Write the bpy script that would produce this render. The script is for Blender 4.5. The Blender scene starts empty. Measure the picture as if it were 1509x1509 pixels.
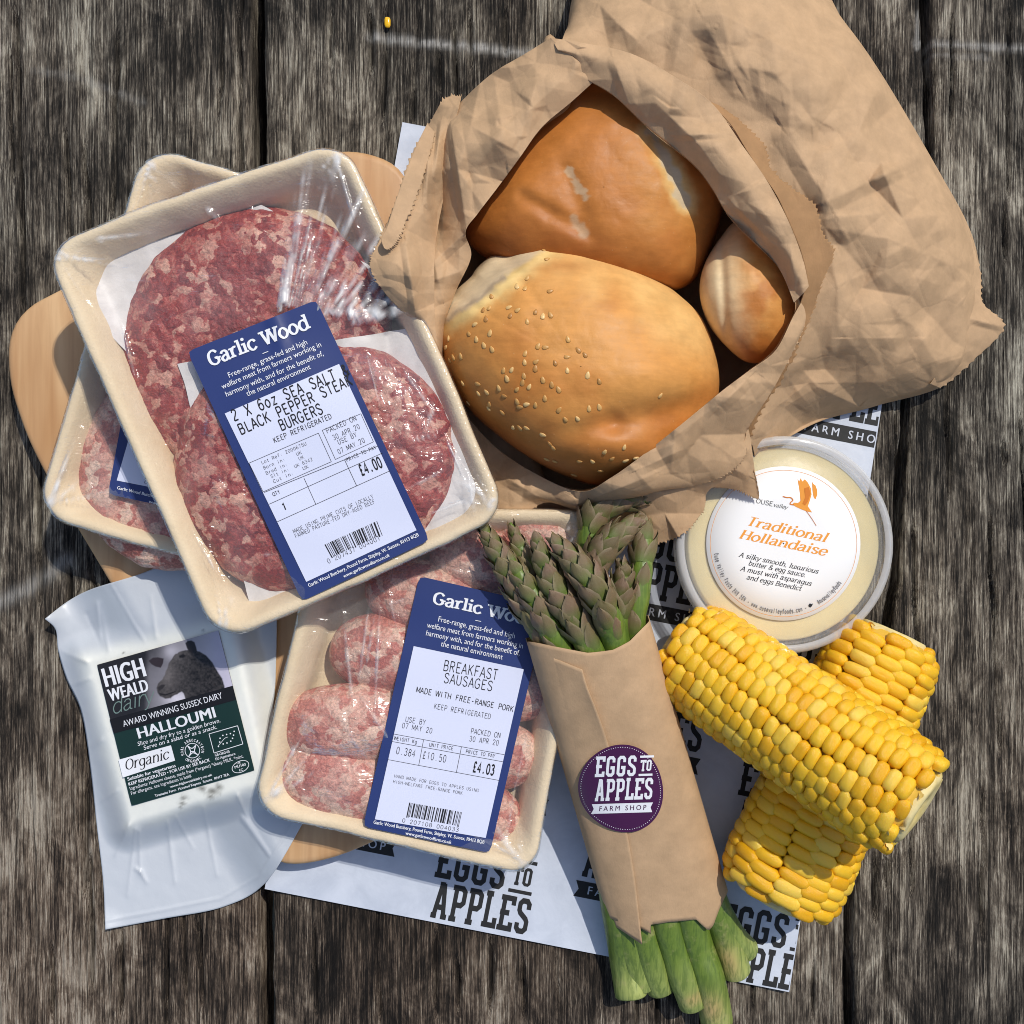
import bpy, bmesh, math, random
import numpy as np
from mathutils import Vector, Matrix
from mathutils.bvhtree import BVHTree
from mathutils.geometry import delaunay_2d_cdt

# ------------------------------------------------------------------ units
# design unit = 1/3 mm; W() turns a sight line and a height into a place in the world
S = 1 / 3000.0
CAMH = 0.55
C = 754.5

# ------------------------------------------------------------------ camera, sky, sun, exposure
scn = bpy.context.scene
cd = bpy.data.cameras.new("camera")
cam = bpy.data.objects.new("camera", cd)
scn.collection.objects.link(cam)
cam.location = (0, 0, CAMH)
cam.rotation_euler = (0, 0, 0)
cd.sensor_fit = 'HORIZONTAL'
cd.angle = 2 * math.atan(C * S / CAMH)
cd.clip_start = 0.01
cd.clip_end = 100
scn.camera = cam

SUN_DIR = Vector((-0.42, -0.60, -1.0)).normalized()      # the way the light travels
world = bpy.data.worlds.new("World")
scn.world = world
world.use_nodes = True
wn = world.node_tree.nodes
wl = world.node_tree.links
wn.clear()
sky = wn.new('ShaderNodeTexSky')
sky.sky_type = 'NISHITA'
sky.sun_disc = False
sky.sun_elevation = math.asin(-SUN_DIR.z)
sky.sun_rotation = math.atan2(-SUN_DIR.x, -SUN_DIR.y)
sky.air_density = 1.0
sky.dust_density = 1.5
bg = wn.new('ShaderNodeBackground')
bg.inputs['Strength'].default_value = 0.13
wo = wn.new('ShaderNodeOutputWorld')
wl.new(sky.outputs[0], bg.inputs[0])
wl.new(bg.outputs[0], wo.inputs[0])
sl = bpy.data.lights.new("sun", 'SUN')
sl.energy = 3.25
sl.angle = math.radians(0.5)
sl.color = (1.0, 0.955, 0.88)
sun = bpy.data.objects.new("sun", sl)
scn.collection.objects.link(sun)
sun.location = (0.5, 0.7, 1.5)
sun.rotation_euler = SUN_DIR.to_track_quat('-Z', 'Y').to_euler()
scn.view_settings.view_transform = 'Standard'
scn.view_settings.look = 'None'
scn.view_settings.exposure = -0.1
scn.view_settings.gamma = 1.0
scn.cycles.transparent_max_bounces = 24
scn.cycles.max_bounces = 10
scn.cycles.use_denoising = True
scn.cycles.denoising_prefilter = 'NONE'
scn.cycles.pixel_filter_type = 'BLACKMAN_HARRIS'
scn.cycles.filter_width = 1.0

rng = np.random.default_rng(7)
random.seed(7)

# ------------------------------------------------------------------ maths helpers
def W(px, py, z):
    px = np.asarray(px, float); py = np.asarray(py, float); z = np.asarray(z, float)
    k = 1 - z * S / CAMH
    return np.stack(np.broadcast_arrays((px - C) * k, -(py - C) * k, z), -1)

def PX(p):
    k = 1 - p[..., 2] * S / CAMH
    return C + p[..., 0] / k, C - p[..., 1] / k

def _h(ix, iy, iz, seed):
    n = (ix * 374761393 + iy * 668265263 + iz * 2147483647 + seed * 974634777) & 0xffffffff
    n = ((n ^ (n >> 13)) * 1274126177) & 0xffffffff
    n = (n ^ (n >> 16)) & 0xffffffff
    return n / 4294967295.0

def vn(x, y, z=0.0, seed=0):
    x, y, z = np.broadcast_arrays(np.asarray(x, float), np.asarray(y, float), np.asarray(z, float))
    ix = np.floor(x).astype(np.int64); iy = np.floor(y).astype(np.int64); iz = np.floor(z).astype(np.int64)
    fx = x - ix; fy = y - iy; fz = z - iz
    fx = fx * fx * (3 - 2 * fx); fy = fy * fy * (3 - 2 * fy); fz = fz * fz * (3 - 2 * fz)
    r = 0
    for dx in (0, 1):
        for dy in (0, 1):
            for dz in (0, 1):
                w = (fx if dx else 1 - fx) * (fy if dy else 1 - fy) * (fz if dz else 1 - fz)
                r = r + w * _h(ix + dx, iy + dy, iz + dz, seed)
    return r * 2 - 1

def fbm(x, y, z=0.0, seed=0, o=4):
    r = 0; a = 1.0; t = 0
    for i in range(o):
        r = r + a * vn(x * 2 ** i, y * 2 ** i, np.asarray(z) * 2 ** i, seed + i * 17)
        t += a; a *= 0.5
    return r / t

def ss(a, b, x):
    t = np.clip((x - a) / (b - a), 0, 1)
    return t * t * (3 - 2 * t)

def catmull(P, n, closed=False):
    """resample control points smoothly: n samples, evenly in control parameter"""
    P = np.asarray(P, float); m = len(P)
    t = np.linspace(0, m if closed else m - 1, n, endpoint=not closed)
    i = np.minimum(np.floor(t).astype(int), m - 1 if closed else m - 2); f = (t - i)[:, None]
    def g(k):
        return P[k % m] if closed else P[np.clip(k, 0, m - 1)]
    p0, p1, p2, p3 = g(i - 1), g(i), g(i + 1), g(i + 2)
    return 0.5 * ((2 * p1) + (-p0 + p2) * f + (2 * p0 - 5 * p1 + 4 * p2 - p3) * f ** 2 + (-p0 + 3 * p1 - 3 * p2 + p3) * f ** 3)

def arclen(P, n, closed=False):
    """smooth curve through P resampled evenly by length"""
    Q = catmull(P, max(400, n * 3), closed)
    if closed:
        Q = np.vstack([Q, Q[:1]])
    d = np.r_[0, np.cumsum(np.linalg.norm(np.diff(Q, axis=0), axis=1))]
    t = np.linspace(0, d[-1], n, endpoint=not closed)
    return np.stack([np.interp(t, d, Q[:, k]) for k in range(Q.shape[1])], -1)

def segdist(px, py, a, b):
    ax, ay = a[0], a[1]; dx, dy = b[0] - ax, b[1] - ay
    t = np.clip(((px - ax) * dx + (py - ay) * dy) / (dx * dx + dy * dy), 0, 1)
    qx = px - (ax + t * dx); qy = py - (ay + t * dy)
    side = np.sign((px - ax) * dy - (py - ay) * dx)
    return np.hypot(qx, qy), t, side

def linedist(px, py, pts):
    d = np.full(np.broadcast(px, py).shape, 1e9)
    for a, b in zip(pts[:-1], pts[1:]):
        q, _, _ = segdist(px, py, a, b)
        d = np.minimum(d, q)
    return d

def inpoly(px, py, poly):
    r = np.zeros(np.broadcast(px, py).shape, bool)
    n = len(poly)
    for i in range(n):
        x1, y1 = poly[i][:2]; x2, y2 = poly[(i + 1) % n][:2]
        if y1 == y2:
            continue
        c = ((y1 > py) != (y2 > py)) & (px < (x2 - x1) * (py - y1) / (y2 - y1) + x1)
        r ^= c
    return r

def sdpoly(px, py, poly):
    """distance outside positive, inside negative"""
    d = linedist(px, py, list(poly) + [poly[0]])
    return np.where(inpoly(px, py, poly), -d, d)

class Crumple:
    """flat facets meeting in sharp creases, like paper that has been crushed and opened"""
    def __init__(s, x0, y0, x1, y1, cell, seed):
        r = np.random.default_rng(seed)
        nx = int((x1 - x0) / cell) + 3; ny = int((y1 - y0) / cell) + 3
        pts = []
        for i in range(nx):
            for j in range(ny):
                pts.append((x0 + (i - .5 + r.uniform(-.48, .48) + .5 * (j % 2)) * cell, y0 + (j - .5 + r.uniform(-.48, .48)) * cell))
        v, e, f, _, _, _ = delaunay_2d_cdt([Vector(p) for p in pts], [], [], 0, 1e-5)
        zs = r.uniform(-1, 1, len(v))
        s.t = BVHTree.FromPolygons([Vector((p.x, p.y, zs[i])) for i, p in enumerate(v)], [tuple(q) for q in f])
    def __call__(s, X, Y):
        X = np.asarray(X, float); Y = np.asarray(Y, float)
        out = np.zeros(X.size); d = Vector((0, 0, -1))
        xf = X.ravel(); yf = Y.ravel()
        for i in range(X.size):
            h = s.t.ray_cast(Vector((xf[i], yf[i], 10)), d)
            if h[0] is not None:
                out[i] = h[0].z
        return out.reshape(X.shape)

# ------------------------------------------------------------------ object helpers
COL = scn.collection
ORG = {}

def tag(o, label=None, cat=None, group=None, kind=None):
    if label: o['label'] = label
    if cat: o['category'] = cat
    if group: o['group'] = group
    if kind: o['kind'] = kind
    return o

def thing(name, label, cat, px, py, z=0, group=None):
    o = bpy.data.objects.new(name, None)
    o.empty_display_size = 0.01
    COL.objects.link(o)
    loc = W(px, py, z) * S
    o.location = loc
    ORG[o.name] = np.array(loc)
    return tag(o, label, cat, group)

def mesh_from(name, verts, faces, smooth=True, attr=None, crease_glare=False):
    me = bpy.data.meshes.new(name)
    verts = np.asarray(verts, float).reshape(-1, 3)
    if isinstance(faces, np.ndarray):
        k = faces.shape[1]; nf = len(faces)
        me.vertices.add(len(verts)); me.vertices.foreach_set('co', verts.ravel())
        me.loops.add(nf * k); me.loops.foreach_set('vertex_index', faces.ravel().astype(np.int32))
        me.polygons.add(nf); me.polygons.foreach_set('loop_start', np.arange(0, nf * k, k, dtype=np.int32))
        me.update(calc_edges=True)
    else:
        me.from_pydata(verts.tolist(), [], [tuple(int(i) for i in f) for f in faces])
    me.polygons.foreach_set('use_smooth', [smooth] * len(me.polygons))
    if attr:
        for an, av in attr.items():
            av = np.asarray(av, float)
            if av.ndim == 1:
                a = me.attributes.new(an, 'FLOAT', 'POINT'); a.data.foreach_set('value', av)
            else:
                if av.shape[1] == 3: av = np.c_[av, np.ones(len(av))]
                a = me.color_attributes.new(an, 'FLOAT_COLOR', 'POINT'); a.data.foreach_set('color', av.ravel())
    me.update()
    return me

def mk(name, verts, faces, mat, parent=None, smooth=True, attr=None, label=None, cat=None, group=None, kind=None, solid=0):
    """verts in design units (world), linked as ONE mesh object"""
    verts = np.asarray(verts, float).reshape(-1, 3) * S
    if parent is not None:
        org = ORG[parent.name]
    else:
        org = np.array([verts[:, 0].mean(), verts[:, 1].mean(), verts[:, 2].min()]) if cat else np.zeros(3)
    me = mesh_from(name, verts - org, faces, smooth, attr)
    me.materials.append(mat)
    o = bpy.data.objects.new(name, me)
    COL.objects.link(o)
    if parent is not None: o.parent = parent
    else: o.location = org
    ORG[o.name] = org
    if solid:
        m = o.modifiers.new('thickness', 'SOLIDIFY'); m.thickness = solid * S; m.offset = -1
    return tag(o, label, cat, group, kind)

def gfaces(n, m, wrap=False, flip=False):
    """quads of an n x m grid (row major); wrap joins the last column to the first"""
    i = np.arange(n - 1)[:, None]; j = np.arange(m if wrap else m - 1)[None, :]
    a = i * m + j; b = i * m + (j + 1) % m; c = (i + 1) * m + (j + 1) % m; d = (i + 1) * m + j
    f = np.stack(np.broadcast_arrays(a, b, c, d), -1).reshape(-1, 4)
    return f[:, ::-1].copy() if flip else f

def blur(Z, k=1):
    for _ in range(k):
        P = np.pad(Z, 1, mode='edge')
        Z = (P[1:-1, 1:-1] * 4 + P[:-2, 1:-1] + P[2:, 1:-1] + P[1:-1, :-2] + P[1:-1, 2:]) / 8
    return Z

# ------------------------------------------------------------------ material helpers
class M:
    def __init__(s, name):
        s.m = bpy.data.materials.new(name); s.m.use_nodes = True
        s.n = s.m.node_tree.nodes; s.l = s.m.node_tree.links
        s.b = s.n['Principled BSDF']; s.out = s.n['Material Output']
    def node(s, t, **k):
        n = s.n.new(t)
        for a, v in k.items(): setattr(n, a, v)
        return n
    def set(s, **k):
        for a, v in k.items():
            v2 = (*v, 1) if isinstance(v, tuple) and len(v) == 3 and 'Radius' not in a else v
            s.b.inputs[a.replace('_', ' ')].default_value = v2
        return s
    def coord(s, scale=(1, 1, 1), rot=(0, 0, 0), src='Object'):
        tc = s.node('ShaderNodeTexCoord'); mp = s.node('ShaderNodeMapping')
        s.l.new(tc.outputs[src], mp.inputs[0])
        mp.inputs['Scale'].default_value = scale; mp.inputs['Rotation'].default_value = rot
        return mp.outputs[0]
    def noise(s, vec, scale=1, detail=4, rough=0.6, dist=0):
        n = s.node('ShaderNodeTexNoise'); n.inputs['Scale'].default_value = scale
        n.inputs['Detail'].default_value = detail; n.inputs['Roughness'].default_value = rough; n.inputs['Distortion'].default_value = dist
        s.l.new(vec, n.inputs['Vector']); return n.outputs[0]
    def vor(s, vec, scale=1, feature='F1', out='Distance', rand=1):
        n = s.node('ShaderNodeTexVoronoi', feature=feature); n.inputs['Scale'].default_value = scale
        n.inputs['Randomness'].default_value = rand
        s.l.new(vec, n.inputs['Vector']); return n.outputs[out]
    def ramp(s, fac, stops, interp='LINEAR'):
        r = s.node('ShaderNodeValToRGB'); r.color_ramp.interpolation = interp
        e = r.color_ramp.elements
        while len(e) < len(stops): e.new(0.5)
        for i, (p, c) in enumerate(stops):
            e[i].position = p; e[i].color = (*c, 1) if not isinstance(c, (int, float)) else (c, c, c, 1)
        s.l.new(fac, r.inputs[0]); return r.outputs[0]
    def mix(s, fac, a, b, blend='MIX'):
        n = s.node('ShaderNodeMix', data_type='RGBA', blend_type=blend)
        for inp, v in ((n.inputs[0], fac), (n.inputs[6], a), (n.inputs[7], b)):
            if hasattr(v, 'links'): s.l.new(v, inp)
            elif isinstance(v, tuple): inp.default_value = (*v, 1)
            else: inp.default_value = v
        return n.outputs[2]
    def math(s, op, a, b=None):
        n = s.node('ShaderNodeMath', operation=op)
        for inp, v in ((n.inputs[0], a), (n.inputs[1], b)):
            if v is None: continue
            if hasattr(v, 'links'): s.l.new(v, inp)
            else: inp.default_value = v
        return n.outputs[0]
    def attr(s, name, out='Color'):
        n = s.node('ShaderNodeAttribute', attribute_name=name); return n.outputs[out]
    def rnd(s):
        return s.node('ShaderNodeObjectInfo').outputs['Random']
    def color(s, sock): s.l.new(sock, s.b.inputs['Base Color']); return s
    def rough(s, sock): s.l.new(sock, s.b.inputs['Roughness']); return s
    def bump(s, h, dist=0.0003, strength=1.0):
        n = s.node('ShaderNodeBump'); n.inputs['Distance'].default_value = dist; n.inputs['Strength'].default_value = strength
        s.l.new(h, n.inputs['Height'])
        s.l.new(n.outputs[0], s.b.inputs['Normal']); s.bn = n.outputs[0]; return s

def flat(name, col, rough=0.6, spec=0.3):
    m = M(name).set(Base_Color=col, Roughness=rough); m.b.inputs['Specular IOR Level'].default_value = spec
    return m.m

# weathered timber: dark silvered wood with pale raised fibres and black pits, browner where the attribute says so
def wood_mat():
    m = M('weathered_timber')
    n1 = m.noise(m.coord((1300, 26, 1300)), 1, 5, 0.72, 0.25); n4 = m.noise(m.coord((2400, 110, 2400), (0, 0, .02)), 1, 4, 0.75, 0.2)
    n2 = m.noise(m.coord((230, 16, 230)), 1, 4, 0.6, 0.4); n3 = m.noise(m.coord((42, 22, 42)), 1, 6, 0.68, 0.9); n5 = m.noise(m.coord((16, 8, 16), (0, 0, .3)), 1, 5, 0.6, 0.8)
    sh = m.math('ADD', m.math('MULTIPLY', m.math('SUBTRACT', n3, 0.5), 2.1), m.math('MULTIPLY', m.math('SUBTRACT', n5, 0.5), 1.9))
    sh = m.math('ADD', sh, m.math('MULTIPLY', m.math('SUBTRACT', n2, 0.5), 1.0))
    f = m.math('ADD', m.math('MULTIPLY', m.math('SUBTRACT', n1, 0.5), 1.85), m.math('MULTIPLY', m.math('SUBTRACT', n4, 0.5), 1.55))
    f = m.math('ADD', m.math('ADD', f, m.math('MULTIPLY', sh, 0.75)), 0.50)
    grey = m.ramp(f, [(0.12, (0.009, 0.009, 0.008)), (0.36, (0.046, 0.040, 0.032)), (0.54, (0.118, 0.104, 0.083)), (0.74, (0.26, 0.235, 0.185)), (0.95, (0.50, 0.465, 0.37))])
    brown = m.ramp(f, [(0.12, (0.008, 0.006, 0.005)), (0.36, (0.036, 0.026, 0.019)), (0.54, (0.092, 0.064, 0.045)), (0.74, (0.21, 0.155, 0.110)), (0.97, (0.42, 0.35, 0.27))])
    col = m.mix(m.attr('brown', 'Fac'), grey, brown)
    for sx, sy, w, st in ((300, 1.6, 0.008, 0.7), (620, 3.5, 0.009, 0.45), (110, 0.9, 0.0035, 0.9)):
        nl = m.noise(m.coord((sx, sy, sx), (0, 0, 0.006 * sx / 300)), 1, 2, 0.45, 0.15)
        ln = m.ramp(m.math('ABSOLUTE', m.math('SUBTRACT', nl, 0.5)), [(0.0, st), (w, st * 0.6), (w * 2.2, 0.0)])
        col = m.mix(ln, col, (0.012, 0.010, 0.008))
    pale = m.math('MULTIPLY', m.attr('scuff', 'Fac'), m.ramp(n1, [(0.40, 0.15), (0.56, 1.0)]))
    col = m.mix(pale, col, (0.50, 0.48, 0.44))
    col = m.mix(m.attr('crack', 'Fac'), col, (0.006, 0.005, 0.005))
    m.color(col)
    m.set(Roughness=0.85); m.b.inputs['Specular IOR Level'].default_value = 0.2
    h = m.math('ADD', m.math('MULTIPLY', n1, 1.0), m.math('MULTIPLY', n4, 0.6))
    m.bump(h, 0.0011, 1.0)
    return m.m

def kraft(name, col, trans=0.16, crackle=1.6):
    m = M(name)
    n = m.noise(m.coord((1, 1, 1)), 90, 5, 0.65); f = m.noise(m.coord((1500, 500, 900), (0, 0, .5)), 1, 3, 0.7)
    sp = m.ramp(m.vor(m.coord(), 420, out='Distance'), [(0.03, 1.0), (0.07, 0.0)])
    base = m.mix(m.ramp(n, [(0.35, 0.0), (0.7, 1.0)]), tuple(c * 0.88 for c in col), tuple(min(1, c * 1.10) for c in col))
    base = m.mix(m.math('MULTIPLY', f, 0.22), base, tuple(c * 0.70 for c in col))
    base = m.mix(m.math('MULTIPLY', sp, 0.35), base, tuple(c * 0.5 for c in col))
    m.color(base); m.set(Roughness=0.72); m.b.inputs['Specular IOR Level'].default_value = 0.22
    h = m.math('ADD', m.math('MULTIPLY', f, 0.5), m.noise(m.coord(), 260, 5, 0.7))
    ve = m.vor(m.coord((1, 1, 1)), 45, 'DISTANCE_TO_EDGE'); vc = m.ramp(ve, [(0.0, 0.0), (0.05, 0.5), (0.3, 1.0)])
    h = m.math('ADD', h, m.math('MULTIPLY', vc, crackle))
    m.bump(h, 0.00030, 0.55)
    t = m.node('ShaderNodeBsdfTranslucent'); m.l.new(base, t.inputs[0]); mx = m.node('ShaderNodeMixShader'); mx.inputs[0].default_value = trans
    m.l.new(m.b.outputs[0], mx.inputs[1]); m.l.new(t.outputs[0], mx.inputs[2]); m.l.new(mx.outputs[0], m.out.inputs[0])
    return m.m

def film_mat(name, rough=0.07, milk=0.05, bump=0.0, tint=(0.97, 0.97, 0.97), spec=1.0):
    m = M(name)
    tr = m.node('ShaderNodeBsdfTransparent'); tr.inputs[0].default_value = (*tint, 1)
    gl = m.node('ShaderNodeBsdfGlossy'); gl.inputs['Roughness'].default_value = rough; gl.inputs[0].default_value = (1, 1, 1, 1)
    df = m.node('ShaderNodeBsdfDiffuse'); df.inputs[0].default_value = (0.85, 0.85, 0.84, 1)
    lw = m.node('ShaderNodeFresnel'); lw.inputs[0].default_value = 1.5
    if bump:
        h = m.math('ADD', m.noise(m.coord((70, 240, 100), (0, 0, .4)), 1, 3, 0.5, 1.2), m.math('MULTIPLY', m.noise(m.coord((30, 30, 30)), 1, 2, 0.5, 2.0), 2.0))
        bn = m.node('ShaderNodeBump'); bn.inputs['Distance'].default_value = bump; m.l.new(h, bn.inputs['Height'])
        m.l.new(bn.outputs[0], gl.inputs['Normal']); m.l.new(bn.outputs[0], lw.inputs['Normal'])
    a = m.node('ShaderNodeMixShader'); m.l.new(m.math('ADD', m.math('MULTIPLY', m.attr('crease_glare', 'Fac'), 0.8), milk), a.inputs[0])  # even milkiness plus white painted on the folds to stand for glare
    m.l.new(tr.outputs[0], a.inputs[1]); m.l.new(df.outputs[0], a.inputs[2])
    b = m.node('ShaderNodeMixShader'); m.l.new(m.math('MINIMUM', m.math('MULTIPLY', lw.outputs[0], spec), 0.32), b.inputs[0])
    m.l.new(a.outputs[0], b.inputs[1]); m.l.new(gl.outputs[0], b.inputs[2])
    m.l.new(b.outputs[0], m.out.inputs[0])
    return m.m

def meat_mat(name, dark, mid, red, fat, fatpos, scale=260):
    m = M(name)
    c = m.coord()
    dn = m.node('ShaderNodeTexNoise'); dn.inputs['Scale'].default_value = scale * 0.9; dn.inputs['Detail'].default_value = 3; m.l.new(c, dn.inputs['Vector'])
    v = m.node('ShaderNodeVectorMath', operation='MULTIPLY_ADD'); m.l.new(dn.outputs['Color'], v.inputs[0])
    v.inputs[1].default_value = (0.009,) * 3; m.l.new(c, v.inputs[2]); cc = v.outputs[0]
    cell = m.node('ShaderNodeTexVoronoi', feature='SMOOTH_F1'); cell.inputs['Smoothness'].default_value = 0.30; cell.inputs['Scale'].default_value = scale; m.l.new(cc, cell.inputs['Vector'])
    sep = m.node('ShaderNodeSeparateColor'); m.l.new(cell.outputs['Color'], sep.inputs[0])
    n = m.noise(cc, scale * 1.6, 5, 0.7); big = m.noise(c, 42, 3, 0.5)
    f = m.math('ADD', m.math('MULTIPLY', m.math('POWER', sep.outputs[0], 1.3), 0.62), m.math('ADD', m.math('MULTIPLY', n, 0.56), -0.02))
    col = m.ramp(f, [(0.12, dark), (0.36, mid), (fatpos - 0.14, red), (fatpos, tuple(0.5 * (a + b) for a, b in zip(red, fat))), (min(.97, fatpos + 0.14), fat)])
    col = m.mix(m.ramp(big, [(0.42, 0.0), (0.62, 0.45)]), col, m.mix(0.5, mid, red))
    fine = m.ramp(m.noise(c, scale * 4, 4, 0.7), [(0.40, 0.62), (0.6, 1.1)])
    col = m.mix(0.8, col, fine, 'MULTIPLY')
    m.color(col); m.set(Roughness=0.40); m.b.inputs['Specular IOR Level'].default_value = 0.45
    m.b.inputs['Subsurface Weight'].default_value = 0.12; m.b.inputs['Subsurface Radius'].default_value = (0.003, 0.001, 0.0006); m.b.inputs['Subsurface Scale'].default_value = 0.5
    h = m.math('ADD', m.math('MULTIPLY', cell.outputs['Distance'], -1.0), m.math('MULTIPLY', n, 1.0))
    m.bump(h, 0.0009, 0.9)
    return m.m

MAT = {}
MAT['wood'] = wood_mat()
MAT['kraft'] = kraft('kraft_paper', (0.60, 0.395, 0.225), 0.12, 1.0)
MAT['kraft_wrap'] = kraft('kraft_wrapper', (0.55, 0.365, 0.21), 0.05, 0.0)
MAT['kraft_lip'] = kraft('kraft_paper_lit_through', (0.52, 0.30, 0.14), 0.30, 0.6)  # same kraft tinted darker orange, light coming through it put into the colour
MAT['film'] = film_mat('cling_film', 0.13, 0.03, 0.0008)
MAT['clear'] = film_mat('clear_plastic', 0.06, 0.06, 0.0)
MAT['rimplastic'] = film_mat('rim_plastic', 0.12, 0.30, 0.0)
MAT['beef'] = meat_mat('coarse_beef', (0.12, 0.010, 0.010), (0.28, 0.028, 0.025), (0.43, 0.070, 0.052), (0.74, 0.41, 0.30), 0.66, 225)
MAT['pork'] = meat_mat('coarse_pork', (0.42, 0.095, 0.07), (0.56, 0.19, 0.145), (0.68, 0.33, 0.25), (0.82, 0.56, 0.43), 0.58, 210)
MAT['navy'] = flat('navy_label', (0.022, 0.040, 0.155), 0.38, 0.5)
MAT['white_print'] = flat('white_print', (0.80, 0.81, 0.84), 0.5)
MAT['panel'] = flat('label_panel', (0.66, 0.69, 0.84), 0.45, 0.4)
MAT['ink'] = flat('black_ink', (0.015, 0.015, 0.018), 0.5)
MAT['paperink'] = flat('paper_ink', (0.022, 0.022, 0.022), 0.6)

def pulp_mat():
    m = M('moulded_pulp')
    n = m.noise(m.coord(), 60, 5, 0.6); f = m.noise(m.coord(), 900, 3, 0.7)
    m.color(m.mix(n, (0.70, 0.54, 0.33), (0.84, 0.70, 0.48)))
    m.set(Roughness=0.68); m.bump(m.math('ADD', m.math('MULTIPLY', f, 0.5), m.noise(m.coord(), 150, 4, 0.6)), 0.0007, 0.7)
    return m.m
MAT['pulp'] = pulp_mat()

def maple_mat():
    m = M('board_timber')
    c = m.coord((220, 12, 60), (0, 0, math.radians(-30)))
    n = m.noise(c, 1, 5, 0.6, 0.6); g = m.noise(m.coord((38, 5, 20), (0, 0, math.radians(-30))), 1, 3, 0.5, 1.5)
    col = m.mix(m.ramp(g, [(0.35, 0.0), (0.65, 1.0)]), (0.66, 0.42, 0.215), (0.50, 0.27, 0.115))
    col = m.mix(m.ramp(n, [(0.4, 0.0), (0.75, 0.5)]), col, (0.40, 0.20, 0.085))
    m.color(col); m.set(Roughness=0.5); m.bump(n, 0.0002, 0.5)
    return m.m
MAT['maple'] = maple_mat()

def white_paper(name, a, b, trans=0.1, bump=0.0003):
    m = M(name)
    n = m.noise(m.coord(), 55, 5, 0.65, 0.5)
    m.color(m.mix(m.ramp(n, [(0.35, 0.0), (0.65, 1.0)]), a, b)); m.set(Roughness=0.5)
    m.bump(m.noise(m.coord(), 130, 5, 0.6), bump, 0.6)
    return m.m
MAT['grease'] = white_paper('printed_paper', (0.50, 0.545, 0.63), (0.60, 0.645, 0.73))
MAT['burger_paper'] = white_paper('burger_paper', (0.60, 0.57, 0.54), (0.76, 0.73, 0.70), bump=0.0006)

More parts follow.
